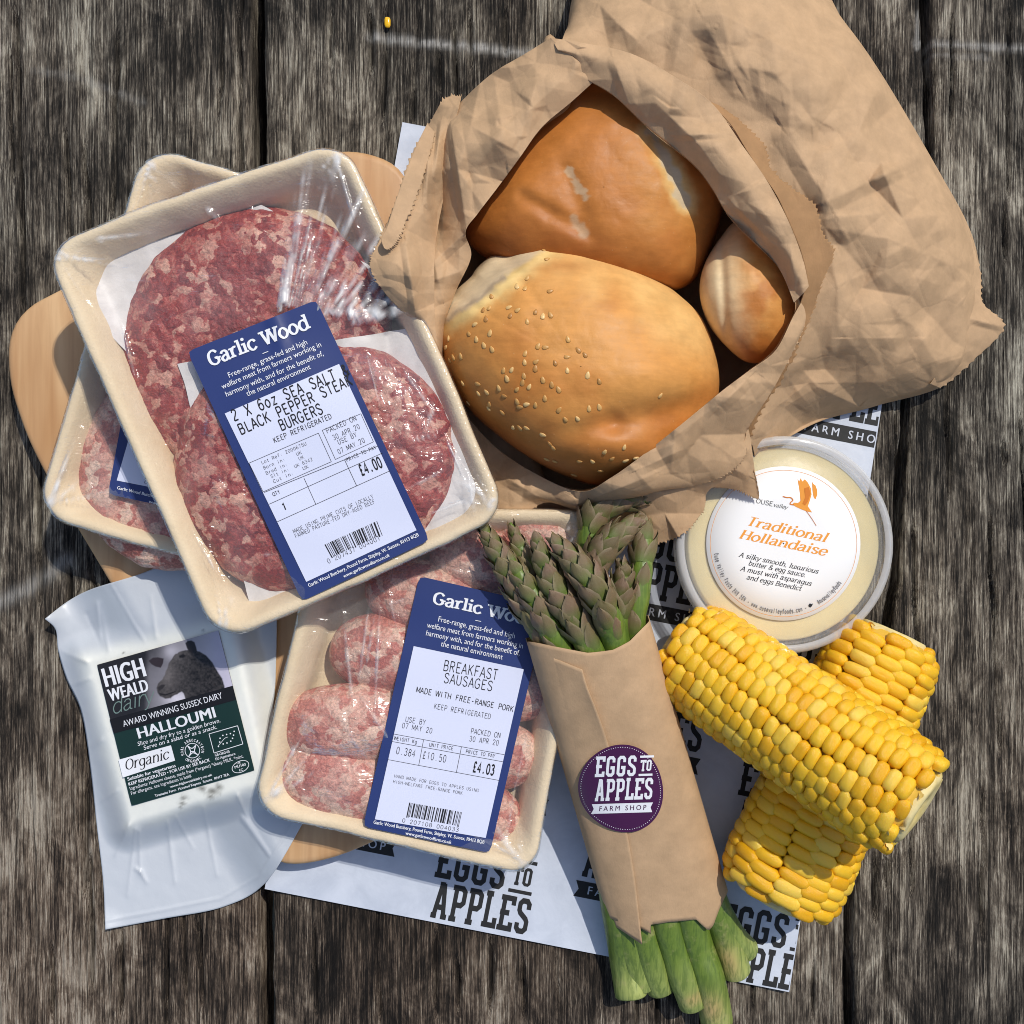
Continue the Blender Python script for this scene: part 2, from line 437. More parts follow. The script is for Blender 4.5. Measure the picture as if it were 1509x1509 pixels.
# ------------------------------------------------------------------ lettering
# skeleton alphabet: strokes "flags|x,y x,y ..."; c = curved, 1/2 = foot or serif at start/end, o = closed
GL = {
'a': (4.7, ['c|.7,3.9 1.4,4.8 2.6,4.9 3.4,4 3.4,2.2 3.5,.5 4.4,.1', 'c|3.5,2.9 1.8,2.6 .6,1.5 1.2,.2 2.4,.2 3.5,1.4']),
'b': (5, ['1|1,7.5 1,0', 'c|1,3.8 2.2,4.9 3.8,4.4 4.4,2.5 3.8,.6 2.3,0 1,1']),
'c': (4.4, ['c|4,3.7 3.2,4.8 2,4.8 .8,3.9 .5,2.4 1.1,.7 2.4,0 4,1.1']),
'd': (5.1, ['12|4.2,7.5 4.2,0', 'c|4.2,3.9 3,4.9 1.4,4.5 .6,2.5 1.3,.5 2.8,0 4.2,1.2']),
'e': (4.5, ['|.7,2.6 4.05,2.6', 'c|4.05,2.6 3.6,4.3 2.3,4.95 .9,4 .5,2.4 1.2,.6 2.5,0 4,1.1']),
'f': (3.1, ['c2|3.3,6.9 2.4,7.5 1.5,6.6 1.4,5 1.4,2 1.4,0', '|.3,4.8 2.8,4.8']),
'g': (4.8, ['c|4,3.9 2.8,4.9 1.3,4.5 .6,2.8 1.3,.9 2.6,.4 4,1.6', 'c|4,4.9 4,1 3.9,-1.3 2.7,-2.3 .9,-1.7']),
'h': (5.1, ['12|1,7.5 1,0', 'c2|1,3.4 2.2,4.8 3.5,4.6 4.1,3.3 4.1,1.5 4.1,0']),
'i': (2.4, ['12|1.2,4.9 1.2,0', 'd|1.2,6.8']),
'j': (2.4, ['1c|1.4,4.9 1.4,1 1.3,-1.6 .2,-2.1', 'd|1.4,6.8']),
'k': (4.8, ['12|1,7.5 1,0', '|1,1.9 3.9,4.9', '2|2,2.9 4.2,0']),
'l': (2.4, ['12|1.2,7.5 1.2,0']),
'm': (7.4, ['12|1,4.9 1,0', 'c2|1,3.4 2,4.8 3.1,4.7 3.7,3.4 3.7,1.5 3.7,0', 'c2|3.7,3.4 4.7,4.8 5.8,4.7 6.4,3.4 6.4,1.5 6.4,0']),
'n': (5.1, ['12|1,4.9 1,0', 'c2|1,3.4 2.2,4.8 3.5,4.6 4.1,3.3 4.1,1.5 4.1,0']),
'o': (4.8, ['co|.5,2.45 1.2,4.2 2.4,4.9 3.6,4.2 4.3,2.45 3.6,.7 2.4,0 1.2,.7']),
'p': (5, ['12|1,4.9 1,-2.3', 'c|1,3.8 2.2,4.9 3.8,4.4 4.4,2.5 3.8,.6 2.3,0 1,1']),
'r': (3.5, ['12|1,4.9 1,0', 'c|1,3.0 1.7,4.4 2.6,4.9 3.3,4.5']),
's': (4, ['c|3.4,3.9 2.4,4.9 1.1,4.7 .8,3.5 2,2.6 3.3,1.7 3.1,.4 1.9,0 .6,1']),
't': (3.1, ['c|1.4,6.4 1.4,4 1.4,1 2,.1 3,.6', '|.3,4.8 2.7,4.8']),
'u': (5.1, ['1c|1,4.9 1,3 1,1.4 1.7,.2 2.9,.2 4.1,1.6', '12|4.1,4.9 4.1,0']),
'v': (4.5, ['1|.3,4.9 2.2,0', '1|4.2,4.9 2.2,0']),
'w': (6.6, ['1|.3,4.9 1.9,0', '|3.3,4.7 1.9,0', '|3.3,4.7 4.8,0', '1|6.3,4.9 4.8,0']),
'x': (4.5, ['12|.4,4.9 4,0', '12|4,4.9 .4,0']),
'y': (4.6, ['1|.3,4.9 2.3,0', '1c|4.3,4.9 3.3,2.5 2.3,0 1.4,-1.9 .4,-2.2']),
'z': (4, ['|.5,4.8 3.6,4.8 .5,.2 3.7,.2']),
'A': (6, ['2|3,7 .6,0', '2|3,7 5.4,0', '|1.5,2.4 4.5,2.4']),
'B': (5.4, ['12|1,7 1,0', '|1,6.9 2.5,6.9', '|1,3.7 2.5,3.7', '|1,.1 2.5,.1', 'c|2.5,6.9 4,6.6 4.3,5.3 3.8,4 2.5,3.7', 'c|2.5,3.7 4.2,3.5 4.7,2 4.1,.4 2.5,.1']),
'C': (5.4, ['c|4.7,5.6 3.8,6.8 2.5,6.9 1,5.7 .6,3.5 1,1.2 2.5,.1 3.8,.2 4.7,1.4']),
'D': (5.7, ['12|1,7 1,0', 'c|1,6.9 3,6.8 4.6,5.6 5,3.5 4.6,1.4 3,.2 1,.1']),
'E': (5, ['12|1,7 1,0', '|1,6.9 4.5,6.9', '|1,3.7 3.8,3.7', '|1,.1 4.5,.1']),
'F': (4.8, ['12|1,7 1,0', '|1,6.9 4.5,6.9', '|1,3.7 3.8,3.7']),
'G': (5.8, ['c|4.8,5.6 3.8,6.8 2.5,6.9 1,5.7 .6,3.5 1,1.3 2.5,.1 3.9,.3 4.8,1.2', '1|4.8,3.2 4.8,.9', '|3.2,3.2 4.8,3.2']),
'H': (5.8, ['12|1,7 1,0', '12|4.8,7 4.8,0', '|1,3.6 4.8,3.6']),
'I': (2.6, ['12|1.3,7 1.3,0']),
'J': (4, ['1c|3,7 3,4 3,1.4 2.2,.1 1,.2 .5,1.4']),
'K': (5.5, ['12|1,7 1,0', '1|4.7,7 1,2.9', '2|2.2,4 5,0']),
'L': (4.7, ['12|1,7 1,0', '|1,.1 4.4,.1']),
'M': (7, ['12|1,7 1,0', '|1,7 3.5,1.2', '|6,7 3.5,1.2', '12|6,7 6,0']),
'N': (5.9, ['12|1,7 1,0', '|1,7 4.9,0', '1|4.9,7 4.9,0']),
'O': (6, ['co|.6,3.5 1.1,5.7 3,6.95 4.9,5.7 5.4,3.5 4.9,1.3 3,.05 1.1,1.3']),
'P': (5.2, ['12|1,7 1,0', '|1,6.9 2.7,6.9', '|1,3.2 2.7,3.2', 'c|2.7,6.9 4.2,6.5 4.6,5 4.2,3.6 2.7,3.2']),
'Q': (6, ['co|.6,3.5 1.1,5.7 3,6.95 4.9,5.7 5.4,3.5 4.9,1.3 3,.05 1.1,1.3', '|3.2,1.8 5.4,-.6']),
'R': (5.5, ['12|1,7 1,0', '|1,6.9 2.7,6.9', '|1,3.5 2.7,3.5', 'c|2.7,6.9 4.2,6.5 4.6,5.2 4.2,3.9 2.7,3.5', '2|2.7,3.5 4.8,0']),
'S': (5, ['c|4.3,5.6 3.5,6.8 2.2,6.9 .9,6.2 .9,4.8 2.5,3.7 4.2,2.6 4.3,1 3,.1 1.6,.2 .6,1.4']),
'T': (5.2, ['|.5,6.9 4.7,6.9', '2|2.6,6.9 2.6,0']),
'U': (5.8, ['1c|1,7 1,4.5 1,2 1.6,.5 2.9,.05 4.2,.5 4.8,2 4.8,4.5 4.8,7', '1|4.8,7 4.8,6']),
'V': (5.6, ['1|.5,7 2.8,0', '1|5.1,7 2.8,0']),
'W': (8, ['1|.5,7 2.3,0', '1|4.1,7 2.3,0', '|4.1,7 5.9,0', '1|7.6,7 5.9,0']),
'X': (5.4, ['12|.7,7 4.7,0', '12|4.7,7 .7,0']),
'Y': (5.2, ['1|.5,7 2.6,3.4', '1|4.7,7 2.6,3.4', '2|2.6,3.4 2.6,0']),
'Z': (5, ['|.6,6.9 4.4,6.9 .6,.1 4.5,.1']),
'0': (5, ['co|.7,3.5 1.1,6 2.5,6.95 3.9,6 4.3,3.5 3.9,1 2.5,.05 1.1,1']),
'1': (5, ['|1.3,5.7 2.7,7 2.7,0']),
'2': (5, ['c|.8,5.4 1.3,6.7 2.6,7 4,6.3 4.1,5 3,3.3 1.7,1.8 .8,.1', '|.8,.1 4.3,.1']),
'3': (5, ['c|.9,6.1 2,7 3.6,6.7 3.9,5.2 2.2,3.8', 'c|2.2,3.8 4,3.3 4.2,1.6 3.2,.2 1.8,0 .7,1.1']),
'4': (5, ['|3.4,0 3.4,7 .6,2.2 4.4,2.2']),
'5': (5, ['|4,6.9 1.2,6.9 1,3.9', 'c|1,3.9 2.4,4.5 3.9,3.8 4.2,2.2 3.6,.5 2.1,0 .8,.9']),
'6': (5, ['c|3.9,6.1 2.6,7 1.2,5.8 .7,3.4 1,1 2.4,0 3.9,.6 4.3,2.2 3.7,3.8 2.3,4.2 .9,3']),
'7': (5, ['|.7,6.9 4.2,6.9 2,0']),
'8': (5, ['co|2.5,3.8 1.2,4.4 1,5.8 2.5,6.95 4,5.8 3.8,4.4', 'co|2.5,3.8 .9,2.9 .9,1 2.5,.05 4.1,1 4.1,2.9']),
'9': (5, ['c|1.1,.9 2.4,0 3.8,1.2 4.3,3.6 4,6 2.6,7 1.1,6.4 .7,4.8 1.3,3.2 2.7,2.8 4.1,4']),
'£': (5, ['c|4,5.8 3,7 1.9,6.6 1.6,5 1.8,2.5 1.4,.8 .7,.1', '|.7,.1 4.3,.1', '|.7,3.4 3.2,3.4']),
'&': (6, ['c|5.4,.2 3.5,2.5 1.3,5.5 2,6.9 3.3,6.6 3.2,5 1.2,3.2 .7,1.5 1.7,.1 3.4,.3 4.8,2.2 5.2,3.2']),
'.': (2.2, ['d|1.1,.4']), ',': (2.2, ['|1.3,.6 .7,-1']), ':': (2.2, ['d|1.1,.6', 'd|1.1,4']), "'": (2, ['|1,7 1,5.5']),
'-': (3.4, ['|.6,2.9 2.8,2.9']), '(': (2.5, ['c|2,7.6 1,5 1,2 2,-1']), ')': (2.5, ['c|.5,7.6 1.5,5 1.5,2 .5,-1']), '•': (3, ['d|1.5,3.2']), '*': (3, ['|.7,6 2.3,6', '|1.5,6.8 1.5,5.2']),
'@': (6.5, ['co|2.2,3 3.2,4.4 4.3,3 3.2,1.6', 'c|4.4,4.3 4.4,2 5.6,2.2 5.7,4.5 3.2,6.4 .8,4.5 .7,1.5 3,-.3 4.8,.3']), ' ': (2.6, []),
}
# condensed slab capitals, 10 high
SLAB = {
'E': (5.3, ['|1.3,0 1.3,10', '|0,.75 4.6,.75 4.6,2.6', '|.3,5.1 3.6,5.1', '|0,9.25 4.6,9.25 4.6,7.4']),
'G': (5.5, ['|4.4,6.9 4.4,8.4 3.6,9.25 2,9.25 1.1,8.4 1.1,1.6 2,.75 3.6,.75 4.4,1.6 4.4,4.3 2.7,4.3']),
'S': (5.3, ['|4.3,7 4.3,8.4 3.5,9.25 1.9,9.25 1.1,8.4 1.1,6.6 1.6,5.8 3.8,4.3 4.3,3.5 4.3,1.6 3.5,.75 1.9,.75 1.1,1.6 1.1,3']),
'A': (6, ['|1.2,0 2.6,9.7', '|4.7,0 3.3,9.7', '|1.7,9.3 3.6,9.3', '|1.8,3 4.2,3', '|.2,.5 2.2,.5', '|3.7,.5 5.8,.5']),
'P': (5.4, ['|1.3,0 1.3,10', '|0,9.25 3.5,9.25 4.4,8.4 4.4,5.4 3.5,4.5 1.3,4.5', '|.1,.5 2.6,.5']),
'L': (5, ['|1.3,0 1.3,10', '|0,.75 4.4,.75 4.4,3', '|.1,9.5 2.6,9.5']),
'T': (5, ['|2.5,0 2.5,10', '|.4,7.5 .4,9.25 4.6,9.25 4.6,7.5', '|1.2,.5 3.8,.5']),
'O': (5.4, ['|1.1,5 1.1,1.6 2,.75 3.5,.75 4.3,1.6 4.3,8.4 3.5,9.25 2,9.25 1.1,8.4 1.1,5']),
' ': (2, []),
}

def strip(P, w, closed=False):
    P = np.asarray(P, float)
    if closed: P = np.vstack([P, P[:1]])
    d = np.diff(P, axis=0); L = np.linalg.norm(d, axis=1); L[L == 0] = 1; d = d / L[:, None]
    nrm = np.c_[-d[:, 1], d[:, 0]]
    vn_ = np.vstack([nrm[:1], nrm[:-1] + nrm[1:], nrm[-1:]])
    if closed:
        vn_[0] = vn_[-1] = nrm[0] + nrm[-1]
    l = np.linalg.norm(vn_, axis=1); l[l == 0] = 1; vn_ = vn_ / l[:, None]
    ext = np.ones(len(P))
    for i in range(1, len(P) - 1):
        ext[i] = 1 / max(0.55, float(vn_[i] @ nrm[i]))
    tang = np.vstack([d[:1], (d[:-1] + d[1:]) / 2, d[-1:]])
    w = w(tang) if callable(w) else np.full(len(P), w)
    off = vn_ * (w * ext / 2)[:, None]
    V = np.vstack([P + off, P - off]); n = len(P)
    F = [(i, i + n, i + n + 1, i + 1) for i in range(n - 1)]
    return V, F

def glyphs(s, style):
    """list of (verts, faces) in letter units, total advance, unit height of a capital"""
    table = SLAB if style['set'] == 'slab' else GL
    out = []; x = 0; mono = style.get('mono'); th = style.get('thick', 1.0); tn = style.get('thin', th); sh = style.get('shear', 0); serif = style.get('serif', 0)
    nib = (lambda t: tn + (th - tn) * np.abs(t[:, 1]) ** 1.3) if tn != th else th
    for ch in s:
        if ch not in table:
            ch = ch.upper() if ch.upper() in table else ' '
        adv, st = table[ch]
        ox = x + (mono - adv) / 2 if mono else x
        for q in st:
            fl, pts = q.split('|'); P = np.array([[float(a) for a in p.split(',')] for p in pts.split()])
            if 'd' in fl:
                r = th * 0.62; a = np.linspace(0, 2 * math.pi, 8, endpoint=False)
                V = np.c_[P[0, 0] + r * np.cos(a), P[0, 1] + r * np.sin(a)]; F = [tuple(range(8))]
                out.append((V + [ox, 0], F)); continue
            if 'c' in fl: P = catmull(P, len(P) * 4, 'o' in fl)
            V, F = strip(P, nib, 'o' in fl and 'c' in fl); out.append((V + [ox, 0], F))
            if serif:
                for k, e in (('1', 0), ('2', -1)):
                    if k in fl:
                        c = P[e]; y = c[1]; up = y > 3; sw = serif + th / 2
                        y0, y1 = (y - max(.45, tn), y) if up else (y, y + max(.45, tn))
                        xa = c[0] - sw; xb = c[0] + (th / 2 if (up and 'c' not in fl and ch.islower()) else sw)
                        out.append((np.array([[xa + ox, y0], [xb + ox, y0], [xb + ox, y1], [xa + ox, y1]]), [(0, 1, 2, 3)]))
        x += (mono or adv) + style.get('track', 0)
    cap = 10.0 if style['set'] == 'slab' else 7.0
    if sh: out = [(np.c_[V[:, 0] + sh * V[:, 1], V[:, 1]], F) for V, F in out]
    return out, x - style.get('track', 0), cap

_fc = {}
def builtin(s, bold=0.0, shear=0.0, track=1.0):
    key = (s, bold, shear, track)
    if key in _fc: return _fc[key]
    cu = bpy.data.curves.new('text', 'FONT'); cu.body = s; cu.size = 10; cu.offset = bold; cu.shear = shear; cu.space_character = track; cu.resolution_u = 3
    cu.fill_mode = 'FRONT'
    o = bpy.data.objects.new('text', cu); COL.objects.link(o)
    dg = bpy.context.evaluated_depsgraph_get(); me = o.evaluated_get(dg).to_mesh()
    V = np.array([v.co[:2] for v in me.vertices]).reshape(-1, 2); F = [tuple(p.vertices) for p in me.polygons]
    o.evaluated_get(dg).to_mesh_clear(); bpy.data.objects.remove(o); bpy.data.curves.remove(cu)
    _fc[key] = (V, F)
    return _fc[key]
_HV = builtin('H')[0]; CAPH = _HV[:, 1].max()

SANS = dict(set='sans'); BOLD = dict(set='sans', bold=0.22); IMPACT = dict(set='sans', bold=0.50, track=1.08)
SLABF = dict(set='slab', thick=1.55, track=.55)
SLABSERIF = dict(set='gl', thick=1.35, thin=0.85, serif=0.62, track=0.15)
SERIFBI = dict(set='gl', thick=1.25, thin=0.5, serif=0.35, shear=0.26, track=0.1)
SERIFI = dict(set='gl', thick=0.72, thin=0.34, serif=0.28, shear=0.26, track=0.15)
THERM = dict(set='gl', thick=0.72, mono=5.9); THERMB = dict(set='gl', thick=1.35, mono=5.7)
HAND = dict(set='gl', thick=0.55, shear=0.3, track=-.3)

class Print:
    """flat print gathered in picture positions; each call adds outlines, finish() lays them on a surface"""
    def __init__(s): s.items = {}
    def add(s, mat, V, F):
        s.items.setdefault(mat, []).append((np.asarray(V, float), F))
    def frame(s, mat, gl, p0, ex, ey):
        p0 = np.array(p0, float); ex = np.array(ex, float); ey = np.array(ey, float)
        for V, F in gl:
            s.add(mat, p0 + V[:, :1] * ex + V[:, 1:] * ey, F)
    def text(s, mat, t, p0, p1, h, style=SANS, up=None):
        p0 = np.array(p0, float); p1 = np.array(p1, float); d = p1 - p0; L = np.hypot(*d); e = d / L
        u = np.array([e[1], -e[0]]) if up is None else np.array(up, float) / np.hypot(*up)
        if style['set'] == 'sans':
            V, F = builtin(t, 0, style.get('shear', 0), style.get('track', 1.0)); bo = style.get('bold', 0); offs = np.linspace(-bo, bo, 1 + int(math.ceil(bo / .13)) * 2 if bo else 1)
            x0, x1 = V[:, 0].min(), V[:, 0].max()
            s.frame(mat, [(V - [x0, 0] + [dx, 0], F) for dx in offs], p0, e * (L / (x1 - x0)), u * (h / CAPH))
        else:
            gl, adv, cap = glyphs(t, style)
            s.frame(mat, gl, p0, e * (L / adv), u * (h / cap))
    def line(s, mat, a, b, w=1.0, n=None):
        a = np.array(a, float); b = np.array(b, float); L = np.hypot(*(b - a)); n = n or max(2, int(L / 14) + 1)
        P = a + (b - a) * np.linspace(0, 1, n)[:, None]; V, F = strip(P, w); s.add(mat, V, F)
    def poly(s, mat, P): s.add(mat, P, [tuple(range(len(P)))])
    def curve(s, mat, P, w=1.0, closed=False, n=None):
        P = catmull(P, n or len(P) * 5, closed); V, F = strip(P, w, closed); s.add(mat, V, F)
    def dot(s, mat, c, r, n=8):
        a = np.linspace(0, 2 * math.pi, n, endpoint=False); s.poly(mat, np.c_[c[0] + r * np.cos(a), c[1] + r * np.sin(a)])
    def quad(s, mat, q, n=10, m=10):
        q = np.array(q, float); u = np.linspace(0, 1, n)[:, None, None]; v = np.linspace(0, 1, m)[None, :, None]
        P = (1 - v) * ((1 - u) * q[0] + u * q[1]) + v * ((1 - u) * q[3] + u * q[2])
        s.add(mat, P.reshape(-1, 2), [tuple(f) for f in gfaces(n, m)])
    def clip(s, poly):
        """keep only what lies inside a convex outline (a sheet cut through its print)"""
        A = np.array(poly, float); c = A.mean(0)
        for mat in s.items:
            out = []
            for V, F in s.items[mat]:
                nv = []; nf = []
                for f in F:
                    P = [V[i] for i in f]
                    for i in range(len(A)):
                        a = A[i]; b = A[(i + 1) % len(A)]; n = np.array([-(b - a)[1], (b - a)[0]])
                        if n @ (c - a) < 0: n = -n
                        Q = []
                        for k in range(len(P)):
                            p, q = P[k], P[(k + 1) % len(P)]; dp, dq = n @ (p - a), n @ (q - a)
                            if dp >= 0: Q.append(p)
                            if dp * dq < 0: Q.append(p + (q - p) * dp / (dp - dq))
                        P = Q
                        if len(P) < 3: break
                    if len(P) >= 3:
                        nf.append(tuple(range(len(nv), len(nv) + len(P)))); nv += P
                if nf: out.append((np.array(nv), nf))
            s.items[mat] = out
    def finish(s, parent, zf, lift=0.35, names=None, sub=14):
        """zf(px,py) gives the surface height; long faces are cut up so they follow it"""
        base = lift
        for mat, items in s.items.items():
            if not items: continue
            bm = bmesh.new(); k = 0
            for V, F in items:
                vs = [bm.verts.new((x, y, base + 0.015 * (k % 9))) for x, y in V]
                for f in F:
                    try: bm.faces.new([vs[i] for i in f])
                    except ValueError: pass
                k += 1
            for _ in range(3):
                le = [e for e in bm.edges if e.calc_length() > sub]
                if not le: break
                bmesh.ops.subdivide_edges(bm, edges=le, cuts=1, use_grid_fill=False)
            bmesh.ops.triangulate(bm, faces=[f for f in bm.faces if len(f.verts) > 4])
            bm.verts.index_update()
            A = np.array([v.co[:] for v in bm.verts]); F = [[v.index for v in f.verts] for f in bm.faces]; bm.free()
            F = [f if np.cross(A[f[1], :2] - A[f[0], :2], A[f[2], :2] - A[f[0], :2]) < 0 else f[::-1] for f in F]
            z = zf(A[:, 0], A[:, 1]) + A[:, 2]
            mk((names or {}).get(mat, 'lettering'), W(A[:, 0], A[:, 1], z), F, MAT[mat], parent, smooth=True)
            base += 0.16

def logo(p, mat, o, ex, ey, paper=None):
    """EGGS TO APPLES / FARM SHOP mark: o = left end of the APPLES baseline, ex = its width, ey = same length upward"""
    o = np.array(o, float); ex = np.array(ex, float); ey = np.array(ey, float)
    def at(x, y): return o + ex * x + ey * y
    def word(t, x0, x1, y, h, thick=1.55):
        gl, adv, cap = glyphs(t, dict(SLABF, thick=thick))
        p.frame(mat, gl, at(x0, y), ex * ((x1 - x0) / adv), ey * (h / cap))
    word('APPLES', 0, 1, 0, .375)
    word('EGGS', -.03, .68, .415, .36)
    word('TO', .755, .945, .50, .19, 1.7)
    for y in (.43, .75):
        p.line(mat, at(.73, y), at(.97, y), np.hypot(*ey) * .038)
    b = [at(-.04, -.06), at(1.02, -.06), at(.985, -.145), at(1.02, -.23), at(-.04, -.23), at(0, -.145)]
    # notched ribbon, as two halves so each face stays convex
    p.poly(mat, [b[0], at(.5, -.06), at(.5, -.145), b[5]]); p.poly(mat, [b[5], at(.5, -.145), at(.5, -.23), b[4]])
    p.poly(mat, [at(.5, -.06), b[1], b[2], at(.5, -.145)]); p.poly(mat, [at(.5, -.145), b[2], b[3], at(.5, -.23)])
    V, F = builtin('FARM SHOP', 0, 0, 1.5); w = V[:, 0].max()
    p.frame(paper, [(V + [q, 0], F) for q in (-.15, 0, .15)], at(.09, -.185), ex * (.82 / w), ey * (.085 / CAPH))

class Sheet:
    """a rectangle known by its four picture corners (TL, TR, BR, BL) with a height grid"""
    def __init__(s, q, zf, n=24, m=36, sm=3, lift=1.5, stiff=None):
        s.q = np.array(q, float); s.n = n; s.m = m
        u, v = np.meshgrid(np.linspace(0, 1, n), np.linspace(0, 1, m)); s.P = s.at(u, v)
        z0 = zf(s.P[..., 0], s.P[..., 1]); z = blur(z0, sm * 6) if sm else z0
        z = z + max(0, float(np.percentile(z0 - z, 99))) * .8
        s.Z = z + lift
        if stiff is not None: s.Z = s.Z + stiff(u, v)
    def at(s, u, v):
        u = np.asarray(u)[..., None]; v = np.asarray(v)[..., None]; q = s.q
        return (1 - v) * ((1 - u) * q[0] + u * q[1]) + v * ((1 - u) * q[3] + u * q[2])
    def inv(s, x, y):
        q = s.q; u = np.full(np.shape(x), .5); v = u.copy()
        for _ in range(6):
            P = s.at(u, v); rx = x - P[..., 0]; ry = y - P[..., 1]
            du = (1 - v)[..., None] * (q[1] - q[0]) + v[..., None] * (q[2] - q[3]); dv = (1 - u)[..., None] * (q[3] - q[0]) + u[..., None] * (q[2] - q[1])
            det = du[..., 0] * dv[..., 1] - du[..., 1] * dv[..., 0]
            u = u + (rx * dv[..., 1] - ry * dv[..., 0]) / det; v = v + (ry * du[..., 0] - rx * du[..., 1]) / det
        return u, v
    def z(s, x, y):
        u, v = s.inv(np.asarray(x, float), np.asarray(y, float))
        a = np.clip(u, 0, 1) * (s.n - 1); b = np.clip(v, 0, 1) * (s.m - 1)
        i = np.minimum(a.astype(int), s.n - 2); j = np.minimum(b.astype(int), s.m - 2); fa = a - i; fb = b - j; Z = s.Z
        return (1 - fb) * ((1 - fa) * Z[j, i] + fa * Z[j, i + 1]) + fb * ((1 - fa) * Z[j + 1, i] + fa * Z[j + 1, i + 1])
    def build(s, name, mat, parent, r=7, **k):
        """the sheet itself with rounded corners"""
        P = s.P.copy(); q = s.q
        W_ = np.hypot(*(q[1] - q[0])); H_ = np.hypot(*(q[3] - q[0]))
        u, v = np.meshgrid(np.linspace(0, 1, s.n), np.linspace(0, 1, s.m))
        a = u * W_; b = v * H_
        ex = np.maximum(0, np.maximum(r - a, a - (W_ - r))); ey = np.maximum(0, np.maximum(r - b, b - (H_ - r)))
        l = np.maximum(np.hypot(ex, ey), 1e-6); mx = np.maximum(ex, ey); f = mx / l
        a2 = a + np.sign(r - a) * 0; 
        a2 = np.where(a < r, r - ex * f, np.where(a > W_ - r, W_ - r + ex * f, a)); b2 = np.where(b < r, r - ey * f, np.where(b > H_ - r, H_ - r + ey * f, b))
        P = s.at(a2 / W_, b2 / H_)
        return mk(name, W(P[..., 0], P[..., 1], s.Z), gfaces(s.m, s.n, flip=True), MAT[mat], parent, **k)

# ------------------------------------------------------------------ ground under the table
def ground():
    m = M('trodden_earth'); n = m.noise(m.coord(), 14, 6, 0.7)
    m.color(m.ramp(n, [(0.35, (0.03, 0.028, 0.02)), (0.6, (0.09, 0.08, 0.055)), (0.75, (0.07, 0.11, 0.03))])); m.set(Roughness=0.95); m.bump(n, 0.02)
    g = np.array([[-60000, -60000, -2200], [60000, -60000, -2200], [60000, 60000, -2200], [-60000, 60000, -2200]], float)
    mk('ground', g, [(0, 1, 2, 3)], m.m, None, kind='structure')
ground()

# ------------------------------------------------------------------ table of old planks
table = thing('picnic_table', 'weathered grey and brown plank table top that carries all the food', 'table', 754.5, 754.5, 0)
def wander(py, pts):
    pts = np.array(pts, float); return np.interp(py, pts[:, 1], pts[:, 0])
gapL = [(378, -3000), (378, 0), (380, 200), (384, 800), (391, 1350), (392, 1509), (392, 4500)]
gapM = [(1036, -3000), (1038, 4500)]
gapR = [(1366, -3000), (1364, 0), (1370, 120), (1373, 215), (1352, 420), (1337, 600), (1327, 740), (1320, 860), (1309, 920), (1296, 1080), (1276, 1200), (1254, 1290), (1252, 1400), (1253, 1509), (1250, 4500)]
SCUFF = [([(545, 52), (620, 62), (700, 68), (800, 80)], 6, .95), ([(1352, 62), (1430, 66), (1512, 70)], 5, .7), ([(1372, 79), (1460, 84)], 3, .4), ([(-10, 892), (40, 868), (95, 826)], 10, .55),
         ([(50, 104), (110, 112), (210, 150)], 5, .25), ([(1354, 18), (1353, 70)], 2.5, .8), ([(1336, 620), (1331, 655)], 5, .5)]
CRK = [(487, 0, 110, 2, 60), (545, 0, 120, 2.4, 230), (567, 0, 190, 2, 180), (616, 0, 200, 3, 240), (648, 60, 150, 1.6, 60), (672, 70, 130, 1.8, 120), (690, 0, 110, 1.6, 60), (747, 0, 90, 1.6, 110), (95, 180, 480, 1.6, 60), (122, 200, 430, 2, 60),
       (60, 560, 900, 2, 60), (135, 800, 1000, 2.4, 60), (20, 0, 560, 1.6, 60), (172, 30, 330, 1.6, 50), (325, 0, 200, 1.4, 60), (128, 1050, 1330, 3, 50), (180, 1350, 1509, 2, 40), (292, 1340, 1500, 2.2, 40), (75, 1380, 1509, 2, 40),
       (555, 1320, 1509, 1.6, 40), (642, 1360, 1509, 2.4, 50), (722, 1370, 1509, 3, 50), (672, 1400, 1509, 2, 40), (820, 1400, 1509, 1.8, 40), (770, 1400, 1509, 1.6, 40), (1203, 1400, 1509, 1.4, 40), (1292, 1230, 1370, 3, 40), (1307, 1250, 1560, 3.4, 60),
       (1330, 140, 420, 2, 60), (1345, 1180, 1330, 1.4, 50), (1490, 0, 300, 1.4, 50), (1482, 640, 700, 2, 30), (1448, 1150, 1400, 1.2, 60)]
